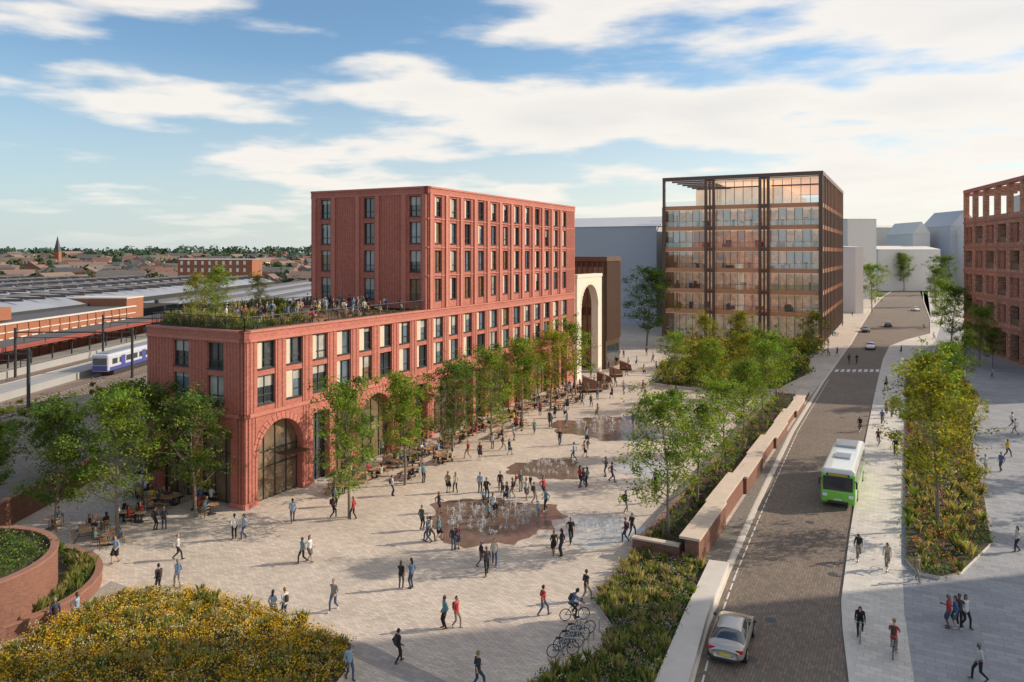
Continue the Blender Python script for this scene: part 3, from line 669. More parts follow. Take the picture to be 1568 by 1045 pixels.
m_blue=mat('train_livery_white',(.50,.52,.60),.35,.1,coat=.5);m_pur=mat('train_livery_blue',(.07,.08,.30),.35,.1)
for k in range(2):
    T=empty('train_carriage',(-66.2,121+k*23.6,0));b=MB();b.box(ID,-1.4,1.4,0,23,.9,3.7,0)
    o=b.obj('body',[m_blue],T);bv=o.modifiers.new('b','BEVEL');bv.width=.35;bv.segments=4
    b=MB()
    for sx in (-1,1): b.box(ID,sx*1.402,sx*1.404,.4,22.6,1.0,1.6,1)
    for i in range(10):
        for sx in (-1,1): b.box(ID,sx*1.405,sx*1.42,1.2+i*2.2,2.8+i*2.2,2.0,2.9,0)
    for i in (4,11,18):
        for sx in (-1,1): b.box(ID,sx*1.41,sx*1.43,i,i+1.3,1.1,3.1,1)
    b.box(ID,-1.1,1.1,-.02,-.003,2.0,3.1,0);b.box(ID,-1.2,1.2,-.02,-.003,1.1,1.9,1);b.box(ID,-1.0,1.0,1,22,3.6,3.85,3);b.box(ID,-1.2,1.2,2,21,.25,.9,4)
    for i in (2.5,4.7,18.3,20.5):
        for sx in (-.8,.8): b.tube((sx-.07,i,.5),(sx+.07,i,.5),.42,n=14,m=4)
    b.obj('details',['gl1',m_pur,mat('train_yellow',(.6,.45,.03)),'steel','metal'],T)
# ------------------------------------------------ people
def solid(n,c,r=.8): return mat(n,c,r,.12,6)
SK=[solid('skin',c,.6) for c in ((.50,.30,.21),(.36,.20,.13),(.16,.08,.05))]
TOP=[solid('top_fabric',c) for c in ((.02,.02,.025),(.03,.04,.08),(.6,.6,.58),(.40,.04,.04),(.08,.14,.25),(.22,.21,.2),(.30,.22,.14),(.07,.09,.07),(.25,.35,.45),(.015,.015,.015),(.05,.05,.06),(.45,.40,.33),(.10,.03,.05),(.12,.24,.27),(.03,.03,.04),(.5,.48,.45))]
BOT=[solid('trouser_fabric',c) for c in ((.02,.02,.03),(.035,.05,.10),(.10,.09,.08),(.06,.09,.16),(.28,.23,.17),(.015,.015,.015))]
SH=[solid('shoe_leather',c,.5) for c in ((.02,.02,.02),(.5,.5,.5),(.12,.06,.03))]
HA=[solid('hair',c,.6) for c in ((.015,.01,.008),(.06,.03,.015),(.25,.15,.06),(.2,.19,.18))]
EYE=solid('eye',(.02,.02,.02),.2);BAG=solid('bag_fabric',(.05,.035,.03));YT=solid('yellow_top_fabric',(.6,.42,.04))
def capsule(V,F_,a,b_,ra,rb,kx):
    a=np.array(a,float);b_=np.array(b_,float);d=b_-a;l=np.linalg.norm(d);d=d/max(l,1e-6) if l>1e-6 else np.array([0,0,1.])
    x=np.array([1.,0,0]);x=x-d*x.dot(d)
    if np.linalg.norm(x)<.2: x=np.array([0,1.,0]);x=x-d*x.dot(d)
    x/=np.linalg.norm(x);y=np.cross(d,x);n=10;k=len(V);R=[]
    for t in (-80,-50,-20): t=math.radians(t);R.append((a+d*ra*math.sin(t),ra*math.cos(t)))
    for t in (20,50,80): t=math.radians(t);R.append((b_+d*rb*math.sin(t),rb*math.cos(t)))
    for c,r in R:
        for i in range(n):
            q=2*math.pi*i/n;V.append(tuple(c+x*r*kx*math.cos(q)+y*r*math.sin(q)))
    for j in range(5):
        for i in range(n): F_.append((k+j*n+i,k+j*n+(i+1)%n,k+(j+1)*n+(i+1)%n,k+(j+1)*n+i))
    F_.append(tuple(k+i for i in range(n))[::-1]);F_.append(tuple(k+5*n+i for i in range(n)))
def ik(a,t,l1,l2,pole):
    a=Vector(a);t=Vector(t);d=t-a;L_=min(d.length,(l1+l2)*.998);d.normalize();t=a+d*L_
    p=Vector(pole);p=(p-d*p.dot(d)).normalized();c=(l1*l1+L_*L_-l2*l2)/(2*l1*L_);s=math.sqrt(max(0,1-c*c));return a+d*l1*c+p*l1*s,t
def human(name,pz=.94,lean=0,py=0,fl=(.1,.02,.08),fr=(-.1,-.02,.08),hl=(.24,.05,.90),hr=(-.24,.05,.90),fem=False,skirt=False,bag=False,short=False,toe=(0,0)):
    up=Vector((0,math.sin(lean),math.cos(lean)));fw=Vector((0,math.cos(lean),-math.sin(lean)));pel=Vector((0,py,pz))
    C=[];w=.9 if fem else 1.0
    def cap(a,b_,ra,rb,kx,m): C.append((Vector(a),Vector(b_),ra,rb,kx,m))
    ch=pel+up*.38;nk=pel+up*.53;hd=nk+up*.165+Vector((0,.025,0))*(1+lean)
    cap(pel-up*.02,pel+up*.05,.125,.12,1.3*w if not fem else 1.32,2)
    cap(pel+up*.06,ch,.115,.135,1.28*w,1);cap(pel-up*.03,pel+up*.08,.128,.125,1.3,1)
    cap(ch+Vector((.10*w,0,.06)),ch+Vector((-.10*w,0,.06)),.085,.085,1,1)
    cap(nk-up*.04,nk+up*.08,.058,.05,1.05,0)
    cap(hd-up*.045+fw*.015,hd+up*.03,.072,.092,.88,0);cap(hd+fw*.09-up*.012,hd+fw*.108-up*.028,.012,.015,1,0)
    cap(hd+up*.045-fw*.02,hd-up*.0-fw*.045,.094,.085,.95,4)
    if fem: cap(hd-fw*.06,nk-fw*.075-up*.04,.075,.05,1.15,4)
    for s_ in (-1,1): cap(hd+Vector((s_*.082,0,0))-up*.02,hd+Vector((s_*.085,0,0))+up*.02,.014,.016,.6,0)
    for s_,f,h in ((1,fl,hl),(-1,fr,hr)):
        hip=pel+Vector((s_*.092,0,-.03));kn,an=ik(hip,f,.44,.43,(s_*.08,1,.1))
        if skirt: cap(hip,hip.lerp(kn,.75),.115,.13,1.1,2);cap(hip.lerp(kn,.6),kn,.07,.058,1,0);cap(kn,an,.055,.036,1,0)
        else: cap(hip,kn,.098,.068,1,2);cap(kn,an,.066,.05,1,2)
        t=toe[0 if s_>0 else 1];fd=Vector((s_*.12,math.cos(t),-math.sin(t)));cap(an+Vector((0,-.035,-.035)),an+fd*.16+Vector((0,0,-.045)),.04,.034,1.1,3)
        sh=ch+Vector((s_*.178*w,0,.055));el,wr=ik(sh,h,.285,.255,(s_*.22,-1,-.3))
        cap(sh,el,.06,.047,1,1);sk=0 if short else 1;cap(el,wr-(wr-el)*.06,.044,.033,1,sk)
        d=(wr-el).normalized();side=d.cross(Vector((s_*1.0,0,0)));side=side.normalized() if side.length>.1 else Vector((0,1,0));pn=d.cross(side).normalized()
        if pn.x*s_>0: pn=-pn
        cap(wr,wr+d*.02,.026,.026,1,0)
        for i in range(4):
            o=side*(i-1.5)*.021;k=wr+d*.085+o;cap(wr+d*.02+o*.6,k,.017,.014,1,0)
            ln=(.034,.042,.044,.037)[i];m1=k+(d+pn*.35).normalized()*ln;cap(k,m1,.0105,.0095,1,0);cap(m1,m1+(d*.6+pn*.8).normalized()*ln*.85,.0095,.0085,1,0)
        tb=wr+d*.03+side*.03;tm=tb+(d+side*.9+pn*.4).normalized()*.04;cap(tb,tm,.013,.011,1,0);cap(tm,tm+(d+side*.2+pn*.4).normalized()*.03,.011,.009,1,0)
    if bag: cap(pel+up*.15-fw*.17,ch-fw*.17-up*.02,.10,.095,1.25,5)
    V=[];F_=[]
    for c in C: capsule(V,F_,*c[:5])
    me=bpy.data.meshes.new('t');me.from_pydata(V,[],F_);o=link(bpy.data.objects.new('t',me));r=o.modifiers.new('r','REMESH');r.mode='VOXEL';r.voxel_size=.0105
    sm=o.modifiers.new('s','SMOOTH');sm.factor=.4;sm.iterations=1
    dg=bpy.context.evaluated_depsgraph_get();m2=bpy.data.meshes.new_from_object(o.evaluated_get(dg));bpy.data.objects.remove(o)
    n=len(m2.polygons);ce=np.empty(n*3);m2.polygons.foreach_get('center',ce);ce=ce.reshape(-1,3);best=np.full(n,9.);mi=np.zeros(n,int)
    for a,b_,ra,rb,kx,m in C:
        a=np.array(a);d=np.array(b_)-a;L2=max(d.dot(d),1e-9);t=np.clip((ce-a)@d/L2,0,1);q=ce-a-t[:,None]*d;q[:,0]/=kx;ds=np.linalg.norm(q,axis=1)-(ra+(rb-ra)*t)
        if m==4: ds=ds-.002
        k=ds<best;best[k]=ds[k];mi[k]=m
    m2.materials.clear()
    for mm in (SK[0],TOP[0],BOT[0],SH[0],HA[0],BAG,EYE): m2.materials.append(mm)
    bm=bmesh.new();bm.from_mesh(m2);bm.faces.ensure_lookup_table()
    for i,f in enumerate(bm.faces): f.material_index=int(mi[i]);f.smooth=True
    for s_ in (-1,1):
        q=bmesh.ops.create_icosphere(bm,subdivisions=1,radius=.011,matrix=Matrix.Translation(hd+fw*.086+Vector((s_*.03,0,0))+up*.012))
        for v in q['verts']:
            for f in v.link_faces: f.material_index=6
    q=bmesh.ops.create_icosphere(bm,subdivisions=1,radius=.012,matrix=Matrix.Translation(hd+fw*.083-up*.055)@Matrix.Diagonal((2,1,.4,1)))
    for v in q['verts']:
        for f in v.link_faces: f.material_index=6
    bm.to_mesh(m2);bm.free();m2.name=name;return m2
WK=dict(pz=.91,fl=(.08,.30,.09),fr=(-.08,-.30,.14),hl=(.22,-.17,.95),hr=(-.22,.20,.97),toe=(-.2,.7))
WK2=dict(pz=.925,fl=(.08,-.2,.11),fr=(-.08,.22,.08),hl=(.22,.14,.93),hr=(-.22,-.10,.92),toe=(.5,-.1))
ST_=[human('p_stand'),human('p_stand_f',fem=True,skirt=True,hl=(.10,.28,1.15),hr=(-.23,.03,.91)),human('p_talk',hl=(.2,.34,1.18),hr=(-.2,.10,.93),bag=True,fl=(.13,.05,.08)),human('p_phone',fem=True,hr=(-.07,.25,1.28),hl=(.23,.02,.90),short=True)]
WA=[human('p_walk',**WK),human('p_walk_f',fem=True,**WK2),human('p_walk_b',bag=True,**WK2),human('p_walk_s',fem=True,skirt=True,**{**WK,'pz':.92,'fl':(.07,.24,.09),'fr':(-.07,-.22,.11)}),human('p_walk_t',short=True,**WK)]
SI=[human('p_sit',pz=.555,lean=.12,fl=(.1,.43,.08),fr=(-.1,.40,.08),hl=(.16,.40,.80),hr=(-.16,.38,.80)),human('p_sit_f',fem=True,pz=.555,lean=-.05,fl=(.08,.45,.08),fr=(-.08,.38,.08),hl=(.12,.25,.68),hr=(-.1,.36,.82),short=True)]
CY=human('p_cycle',pz=1.0,py=-.2,lean=.5,fl=(.1,.02,.20),fr=(-.1,-.08,.50),hl=(.24,.40,1.06),hr=(-.24,.40,1.06),bag=True,toe=(.2,.1))
def dress(o):
    for i,pal in enumerate((SK,TOP,BOT,SH,HA)):
        o.material_slots[i].link='OBJECT'; o.material_slots[i].material=random.choices(pal,[3,1,1] if pal is SK else None)[0]
    if random.random()<.025: o.material_slots[1].material=YT
    return o
def person(p,rz,me,sc=None,name='pedestrian',parent=None): return dress(inst(name,me,p,rz,sc or random.uniform(.93,1.05),parent))
crowd=[(448,800),(510,793),(541,795),(272,857),(177,862),(272,899),(243,908),(118,955),(84,968),(463,862),(474,860),(745,880),(757,866),(737,868),(694,842),(659,830),(672,828),(832,943),(898,920),(848,850),(860,852),(874,832),(958,830),(968,822),(672,785),(735,755),(745,765),(755,790),(806,765),(818,770),(836,782),(832,760),(785,762),(748,800),(766,752),(776,770),(797,752),(780,697),(770,690),(857,683),(844,655),(893,747),(879,705),(895,700),(928,730),(937,738),(958,785),(1004,748),(1004,770),(915,640),(937,610),(988,612),(986,575),(978,640),(1010,640),(898,680),(790,660),(818,665),(850,640),(868,655),(905,623),(925,590),(940,580),(735,705),(655,830),(646,812),(700,840),(865,640),(900,605),(880,590),(905,578),(915,565),(930,552),(945,560),(960,575),(975,560),(1000,555),(1020,620),(1035,610),(1040,640),(955,548),(920,545),(935,540),(1012,590),(890,560),(872,575),(868,602),(955,600),(970,655),(1030,575),(1040,590),
 (1509,725),(1533,722),(1543,700),(1555,665),(1558,845),(1520,580),(1268,545),(1282,545),(1275,515),(1264,520),(1357,595),(1377,582),(1380,542),(1268,530),(1290,500),(1285,492),(1550,655),(1405,890),(1305,485),(1440,500),(1415,505),(1430,520),(1340,465),(1500,1042),(535,1040),(732,1055),(610,1015),(511,935),(585,700),(700,650),(720,640),(640,690),(932,566),(948,548),(962,562),(990,545),(1005,568),(925,553),(912,555),(942,592),(985,600),(910,590)]
for (u,v) in crowd: person(sv(u,v),random.uniform(0,6.28),random.choice(WA+WA+ST_))
for (u,v) in [(359,826),(614,902),(681,962),(237,812),(418,950),(1453,962),(686,755),(1463,962),(888,745)]:
    p=sv(u,v);a=random.uniform(0,6.28)
    person(p,a,random.choice(ST_));person(p+Vector((.62,.1,0)),a+random.uniform(.8,2.4),random.choice(ST_+WA))
for (u,v) in [(761,790),(790,745),(812,748),(824,790),(770,760),(900,690),(740,770)]: person(sv(u,v),random.uniform(0,6),random.choice(WA),.66,'child')
for i in range(60):
    x=random.uniform(9,24) if i%4 else random.uniform(2.5,9);y=random.uniform(1.8,8.5) if x<9 else random.uniform(1.2,12)**1; person(Fb(x,y,TZ),random.uniform(0,6),random.choice(ST_+WA))
b=MB()
for i in range(5): b.box(ID,-.9,.9,-.38+i*.155,-.24+i*.155,.71,.755,0)
for s_ in (-1,1):
    for i in range(2): b.box(ID,-.9,.9,s_*.68+(i-1)*.15,s_*.68+(i-1)*.15+.14,.42,.46,0)
    for x in (-.65,.65): b.tube((x,s_*.28,.70),(x,s_*.72,0),.035,n=5,m=1)
for x in (-.65,.65): b.box(ID,x-.03,x+.03,-.75,.75,.37,.415,1);b.box(ID,x-.03,x+.03,-.38,.38,.66,.705,1)
PT=b.mesh('picnic_table_mesh',['timber','metal'])
b=MB();b.tube((0,0,.72),(0,0,.75),.4,n=20,m=0);b.tube((0,0,.02),(0,0,.72),.03,n=8,m=1);b.tube((0,0,0),(0,0,.03),.24,n=16,m=1);CT=b.mesh('cafe_table_mesh',['timber','metal'])
b=MB();b.box(ID,-.22,.22,-.22,.22,.42,.46,0)
for x in (-.19,.19):
    b.tube((x,.19,0),(x,.19,.42),.016,n=6,m=1);b.tube((x,-.22,0),(x,-.2,.85),.016,n=6,m=1)
for z in (.58,.68,.78): b.box(ID,-.2,.2,-.225,-.195,z,z+.07,0)
CHM=b.mesh('chair_mesh',['timber','metal'])
def picnic(p,rz):
    inst('picnic_table',PT,p,rz)
    for s_ in (-1,1):
        for x in (-.45,.4):
            if random.random()<.62: person(p+Matrix.Rotation(rz,3,'Z')@Vector((x,s_*.72,0)),rz+(0 if s_<0 else math.pi),random.choice(SI),name='seated_person')
def cafe(p):
    inst('cafe_table',CT,p);a0=random.uniform(0,6)
    for k in range(random.choice([2,3,4])):
        a=a0+k*math.pi/2;q=p+Vector((math.cos(a)*.78,math.sin(a)*.78,0));rz=a+math.pi/2;inst('cafe_chair',CHM,q,rz)
        if random.random()<.7: person(q,rz,random.choice(SI),name='seated_person')
for i in range(21):
    t=6.5+i*2.75; picnic(Fm(t,3.6+random.uniform(-.4,.4),0),math.pi/2-TH+random.uniform(-.15,.15)+(math.pi/2 if i%3==0 else 0))
    if i%2: cafe(Fm(t+.8,1.9,0))
    elif i%3: picnic(Fm(t+1,6.4,0),math.pi/2-TH)
for i in range(5): cafe(Fe(1.5+i*2.2,1.7,0))
for (u,v) in [(130,825),(155,810),(200,795),(225,780),(165,835),(75,810),(250,775),(320,765),(215,800)]:
    if u%2: cafe(sv(u,v))
    else: picnic(sv(u,v),random.uniform(0,3))
for i in range(8): cafe(Fb(4+i*2.6,2.2+(i%2)*2.6,TZ))
for i in range(14): person(Fm(4+i*4.2,random.uniform(5,9),0),random.uniform(0,6),random.choice(WA+ST_))
for (u,v,r,k) in ((906,600,.3,1.0),(926,588,-.2,.8),(943,577,.35,.75),(958,567,-.1,.7)):
    p=sv(u,v);F=FR(p,(math.cos(r)*k,math.sin(r)*k),(-math.sin(r)*k,math.cos(r)*k));b=MB()
    b.add([F(-1.5,-.5,0),F(1.5,-.5,0),F(1.6,.6,0),F(-1.3,.6,0),F(-1.5,-.4,2.3*k),F(1.2,-.5,1.4*k),F(1.3,.5,1.2*k),F(-1.2,.6,2.4*k)],[(0,1,5,4),(1,2,6,5),(2,3,7,6),(3,0,4,7),(4,5,6,7)],0)
    b.box(F,-1.3,1.3,-1.0,-.52,.38,.46,1);b.box(F,-1.1,-1,-.95,-.55,0,.38,0);b.box(F,1,1.1,-.95,-.55,0,.38,0);b.obj('corten_bench',['corten','timber'])
# fountains
WWm=mat('white_water',(.62,.64,.66),.2,.1)
for fi,(u,v,r,n,dark) in enumerate(((755,795,4.9,75,1),(840,718,3.4,36,1),(935,655,6.0,66,1),(912,812,3.0,36,0),(985,718,2.8,24,0))):
    c=sv(u,v);P=[]
    for i in range(64):
        a=2*math.pi*i/64;rr=r*(1+.12*math.sin(3*a+u)+.07*math.sin(7*a+v)+.05*math.sin(13*a)+.03*math.sin(23*a));P.append((c.x+rr*math.cos(a)*1.05,c.y+rr*math.sin(a)))
    E=empty('splash_fountain')
    prism('wet_paving',P,0,.005+.004*fi,'wet' if dark else 'wetpale',parent=E)
    b=MB()
    for i in range(n):
        a=random.uniform(0,6.28);q=r*.75*math.sqrt(random.random());x=c.x+q*math.cos(a);y=c.y+q*math.sin(a);h=random.uniform(.25,.7)
        b.tube((x,y,.01),(x+random.uniform(-.03,.03),y,h),.01,.028,5)
        k=20;pp=rng.normal(size=(k,3))*np.array([.09,.09,.25*h])+np.array([x,y,h*.75]);pp[:,2]=np.abs(pp[:,2])
        for q_ in pp: s_=random.uniform(.012,.034);b.add([q_+np.array(d)*s_ for d in ((1,0,0),(-1,0,0),(0,1,0),(0,-1,0),(0,0,1.5),(0,0,-1.5))],[(0,2,4),(2,1,4),(1,3,4),(3,0,4),(2,0,5),(1,2,5),(3,1,5),(0,3,5)])
    b.obj('water_jets',[WWm],E)
# ------------------------------------------------ bicycles
def bikemesh():
    b=MB()
    for y in (-.52,.52):
        b.ring((0,y,.34),(1,0,0),.32,.02,24,6,0);b.ring((0,y,.34),(1,0,0),.295,.01,24,4,1)
        for i in range(10): a=i*math.pi/5;b.tube((0,y,.34),(0,y+.3*math.cos(a),.34+.3*math.sin(a)),.003,n=3,m=1)
    J=dict(bb=(0,-.06,.29),st=(0,-.2,.78),hd=(0,.34,.80),hb=(0,.37,.68),r=(0,-.52,.34),f=(0,.52,.34))
    for a,c in (('bb','st'),('bb','hb'),('st','hd'),('bb','r'),('st','r'),('hb','f'),('hd','hb')): b.tube(J[a],J[c],.018,n=6,m=2)
    b.tube((0,-.2,.78),(0,-.23,.93),.014,n=6,m=1);b.box(ID,-.07,.07,-.36,-.1,.92,.97,0);b.tube((0,.34,.8),(0,.36,1.0),.014,n=6,m=1)
    b.tube((-.27,.36,1.0),(.27,.36,1.0),.014,n=6,m=1);b.tube((-.03,-.06,.29),(.03,-.06,.29),.08,n=14,m=1)
    b.tube((.06,-.06,.29),(.06,.0,.13),.012,n=5,m=1);b.tube((-.06,-.06,.29),(-.06,-.12,.45),.012,n=5,m=1);b.box(ID,.06,.16,-.05,.05,.115,.14,0);b.box(ID,-.16,-.06,-.17,-.07,.44,.465,0)
    return b.mesh('bicycle_mesh',['rubber','steel',mat('bike_paint',(.08,.09,.11),.3,.1)])
BK=bikemesh()
rt=lambda k:-TH+random.uniform(-.12,.12)+(math.pi if k else 0)
for i,(u,v) in enumerate([(1317,978),(1369,1003),(1315,857),(1359,872),(1345,682),(1371,697),(1351,650),(1300,556),(1312,556),(880,950),(1357,635),(1317,660),(1366,640)]):
    p=sv(u,v);p.z=-.10 if u<1330 and 540<v<700 else 0
    E=empty('cyclist',p,rt(i%3!=1) if u>1000 else -1.4);inst('bicycle',BK,(0,0,0),parent=E);person((0,0,0),0,CY,1.0,'rider',E)
for k in range(4):
    p=sv(862+k*9,1005-k*11);inst('bicycle',BK,p,-1.35+random.uniform(-.1,.1),1.0)
    b=MB();q=p+Vector((.1,.0,0))
    for (a,c) in (((-.4,0,0),(-.4,0,.7)),((-.4,0,.7),(-.25,0,.8)),((-.25,0,.8),(.45,0,.8)),((.45,0,.8),(.6,0,.7)),((.6,0,.7),(.6,0,0))): b.tube(q+Vector((a[0]+.3,a[1]+.2,a[2])),q+Vector((c[0]+.3,c[1]+.2,c[2])),.025,n=6)
    b.obj('bicycle_stand',['steel'])
# ------------------------------------------------ vehicles
RLm=mat('tail_light_red',(.55,.02,.02),.2,.1);HLm=mat('headlight_glass',(.8,.82,.85),.1,.05);YEL=mat('number_plate_yellow',(.7,.55,.05),.5,.05)
def carmesh(paint):
    ST=[(-2.25,.42,.72,.78,.62,.42),(-2.17,.30,.92,.98,.82,.6),(-1.85,.22,1.0,1.08,.90,.66),(-1.15,.2,1.0,1.43,.91,.60),(-.3,.2,1.0,1.49,.92,.6),(.4,.2,.98,1.44,.92,.60),(1.2,.2,.95,1.0,.91,.68),(1.85,.24,.84,.88,.87,.62),(2.15,.28,.68,.72,.78,.5),(2.25,.42,.58,.62,.6,.4)]
    b=MB();n=14
    for (y,zb,zs,zr,w,wr) in ST:
        h=[(0,zb),(w*.85,zb),(w,zb+.2),(w,zs-.12),(w*.96,zs),(wr,zr-.03),(wr*.5,zr),(0,zr+.01)]
        ring=h+[(-x,z) for x,z in h[1:-1]][::-1]; b.v+=[(x,y,z) for x,z in ring]
    for i in range(len(ST)-1):
        for j in range(n):
            k=(j+1)%n;b.f.append((i*n+j,i*n+k,(i+1)*n+k,(i+1)*n+j))
            g=(j in (4,9) and 2<=i<=5) or (j in (5,6,7,8) and i in (2,5)); b.m.append(1 if g else 0)
    b.f.append(tuple(range(n)));b.m.append(0);b.f.append(tuple(range((len(ST)-1)*n,len(ST)*n))[::-1]);b.m.append(0)
    return b.mesh('car_body_mesh',[paint,'gl1'],True)
def car(p,rz,paint,name='car'):
    E=empty(name,p,rz);o=inst('body',carmesh(paint),(0,0,0),parent=E);s=o.modifiers.new('s','SUBSURF');s.levels=2;s.render_levels=2
    b=MB()
    for x in (-1,1):
        for y in (-1.38,1.38):
            b.tube((x*.70,y,.33),(x*.93,y,.33),.335,n=24,m=0);b.tube((x*.931,y,.33),(x*.94,y,.33),.22,n=16,m=1)
            for i in range(5): a=i*1.257;b.tube((x*.945,y,.33),(x*.945,y+.2*math.cos(a),.33+.2*math.sin(a)),.025,n=4,m=1)
        b.box(ID,x*.66-.16,x*.66+.16,-2.22,-2.08,.74,.88,2);b.box(ID,x*.66-.13,x*.66+.13,2.06,2.17,.58,.68,3);b.box(ID,x*.95-.02 if x>0 else -1.08,x*.95+.13 if x>0 else -.93,.85,1.0,.95,1.08,5)
    b.box(ID,-.26,.26,-2.255,-2.2,.52,.63,4);b.box(ID,-.7,.7,-2.2,-2.12,.28,.42,5);b.box(ID,-.6,.6,-2.16,-2.1,.82,.85,2);b.box(ID,-.5,.5,2.15,2.235,.36,.5,5)
    b.obj('wheels_and_lights',['rubber','steel',RLm,HLm,YEL,'metal'],E)
silver=mat('car_paint_silver',(.50,.46,.42),.3,.05,metal=.4,coat=1);white=mat('car_paint_white',(.7,.7,.7),.3,.05,coat=1);dark=mat('car_paint_dark',(.05,.055,.07),.3,.05,coat=1)
p=sv(1121,985);p.z=-.1;car(p,-TH+.05,silver)
for (u,v,pt,r) in ((1333,534,white,math.pi-TH),(1326,508,dark,math.pi-TH),(1402,476,white,math.pi-.2),(1360,500,dark,-TH)):
    p=sv(u,v);p.z=-.1;car(p,r,pt)
lime=mat('bus_lime_paint',(.20,.58,.06),.3,.08,coat=1);bwh=mat('bus_white_paint',(.72,.74,.72),.35,.05,coat=1)
p=sv(1283,776);p.z=-.1
E=empty('bus',p,math.pi-TH-.02)
def bx(name,d,bev,mats):
    b=MB();b.box(ID,*d);o=b.obj(name,mats,E);bv=o.modifiers.new('b','BEVEL');bv.width=bev;bv.segments=4
bx('upper_body',(-1.25,1.25,-11,-.0,1.1,3.05),.28,[bwh]);bx('lower_body',(-1.27,1.27,-11.02,.03,.32,1.35),.15,[lime])
bx('front_surround',(-1.262,1.262,-1.2,.012,1.0,2.75),.2,[lime])
b=MB()
b.box(ID,-1.08,1.08,.014,.05,1.36,2.45,0);b.box(ID,-.85,.85,.014,.05,2.5,2.68,0);b.box(ID,-.012,.012,.051,.06,1.36,2.45,4);b.box(ID,-.7,.7,.051,.055,2.52,2.66,5)
for s_ in (-1,1):
    for i in range(7): b.box(ID,s_*1.266,s_*1.28,-10.4+i*1.4,-9.15+i*1.4,1.5,2.5,0)
    b.box(ID,s_*.95-.17,s_*.95+.17,.031,.06,.85,1.08,3);b.box(ID,s_*1.36-.07,s_*1.36+.07,.05,.2,1.7,2.2,4);b.box(ID,s_*1.28-.1,s_*1.28+.1,.05,.12,2.2,2.26,4)
    for y in (-2.4,-8.4): b.tube((s_*1.0,y,.48),(s_*1.285,y,.48),.48,n=24,m=1);b.tube((s_*1.286,y,.48),(s_*1.30,y,.48),.27,n=16,m=2)
b.box(ID,-.75,.75,.031,.05,.36,.55,4);b.box(ID,-.28,.28,.051,.06,.6,.72,6);b.tube((-.75,.07,1.38),(-.1,.075,1.9),.012,n=4,m=4);b.tube((.75,.07,1.38),(.15,.075,1.9),.012,n=4,m=4)
b.box(ID,-.8,.8,-9.8,-7.5,3.051,3.25,7);b.box(ID,-.6,.6,-5,-3.5,3.051,3.18,7)
b.obj('windows_and_wheels',['gl1','rubber','steel',HLm,'metal',mat('destination_sign',(.6,.35,.03)),bwh,'steel'],E)
# ------------------------------------------------ light, sky, camera
el=math.radians(27);az=math.atan2(.97,.20)
ts=Vector((math.sin(az)*math.cos(el),math.cos(az)*math.cos(el),math.sin(el)))
sl=bpy.data.lights.new('sun','SUN');sl.energy=5.0;sl.angle=math.radians(.6);sl.color=(1,.86,.69);so=link(bpy.data.objects.new('sun',sl));so.rotation_euler=ts.to_track_quat('Z','Y').to_euler()
w=bpy.data.worlds.new('World');SC.world=w;w.use_nodes=True;nt=w.node_tree;bg=nt.nodes['Background'];bg.inputs[1].default_value=.148
sk=N(nt,'ShaderNodeTexSky');sk.sky_type='NISHITA';sk.sun_disc=False;sk.sun_elevation=el;sk.sun_rotation=az;sk.air_density=1.0;sk.dust_density=.4;sk.ozone_density=1.3
tc=N(nt,'ShaderNodeTexCoord');sp=N(nt,'ShaderNodeSeparateXYZ');L(nt,tc.outputs['Generated'],sp.inputs[0])
zc=math_(nt,'ADD',math_(nt,'MAXIMUM',sp.outputs[2],0.0),.14)
cv=N(nt,'ShaderNodeCombineXYZ');L(nt,math_(nt,'DIVIDE',sp.outputs[0],zc),cv.inputs[0]);L(nt,math_(nt,'DIVIDE',sp.outputs[1],zc),cv.inputs[1]);L(nt,math_(nt,'MULTIPLY',sp.outputs[2],9.0),cv.inputs[2])
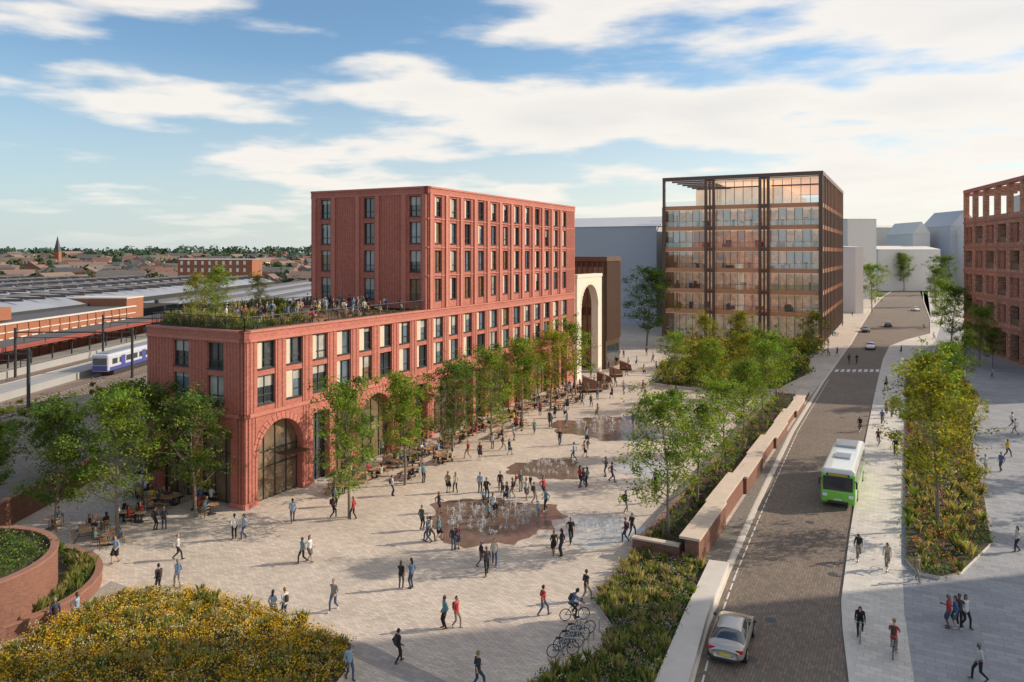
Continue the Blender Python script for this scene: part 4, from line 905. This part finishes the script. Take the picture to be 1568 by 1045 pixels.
n1=noise(nt,cv.outputs[0],1.45,7,.5);n2=noise(nt,cv.outputs[0],.5,2,.5)
cov=math_(nt,'ADD',math_(nt,'MULTIPLY_ADD',n2,.40,-.19),math_(nt,'MULTIPLY_ADD',sp.outputs[0],.15,.01))
dn=math_(nt,'ADD',n1,cov)
mr=N(nt,'ShaderNodeMapRange');mr.interpolation_type='SMOOTHSTEP';L(nt,dn,mr.inputs[0]);mr.inputs[1].default_value=.45;mr.inputs[2].default_value=.61
mr2=N(nt,'ShaderNodeMapRange');L(nt,dn,mr2.inputs[0]);mr2.inputs[1].default_value=.58;mr2.inputs[2].default_value=.9
cc=mixc(nt,mr2.outputs[0],(6.75,6.35,5.85),(5.7,5.5,5.3))
fade=N(nt,'ShaderNodeMapRange');L(nt,sp.outputs[2],fade.inputs[0]);fade.inputs[1].default_value=.0;fade.inputs[2].default_value=.07
f=math_(nt,'MULTIPLY',math_(nt,'MULTIPLY',mr.outputs[0],.92),fade.outputs[0])
hz=N(nt,'ShaderNodeMapRange');L(nt,sp.outputs[2],hz.inputs[0]);hz.inputs[1].default_value=.0;hz.inputs[2].default_value=.24;hz.inputs[3].default_value=.85;hz.inputs[4].default_value=.0
hx=N(nt,'ShaderNodeMapRange');L(nt,sp.outputs[0],hx.inputs[0]);hx.inputs[1].default_value=-.6;hx.inputs[2].default_value=.5
hc=mixc(nt,hx.outputs[0],(3.8,4.4,4.7),(6.7,6.3,5.6))
skt=mixc(nt,1.0,sk.outputs[0],(.80,.95,1.02),'MULTIPLY')
L(nt,mixc(nt,f,mixc(nt,hz.outputs[0],skt,hc),cc),bg.inputs[0])
cam=bpy.data.cameras.new('camera');co=link(bpy.data.objects.new('camera',cam));co.location=(0,0,CH);co.rotation_euler=(math.pi/2,0,0)
cam.sensor_width=36;cam.lens=FP/1568*36;cam.shift_y=-(522.5-V0)/1568;cam.clip_start=.5;cam.clip_end=12000;SC.camera=co
SC.view_settings.view_transform='Standard';SC.view_settings.look='None';SC.view_settings.exposure=0
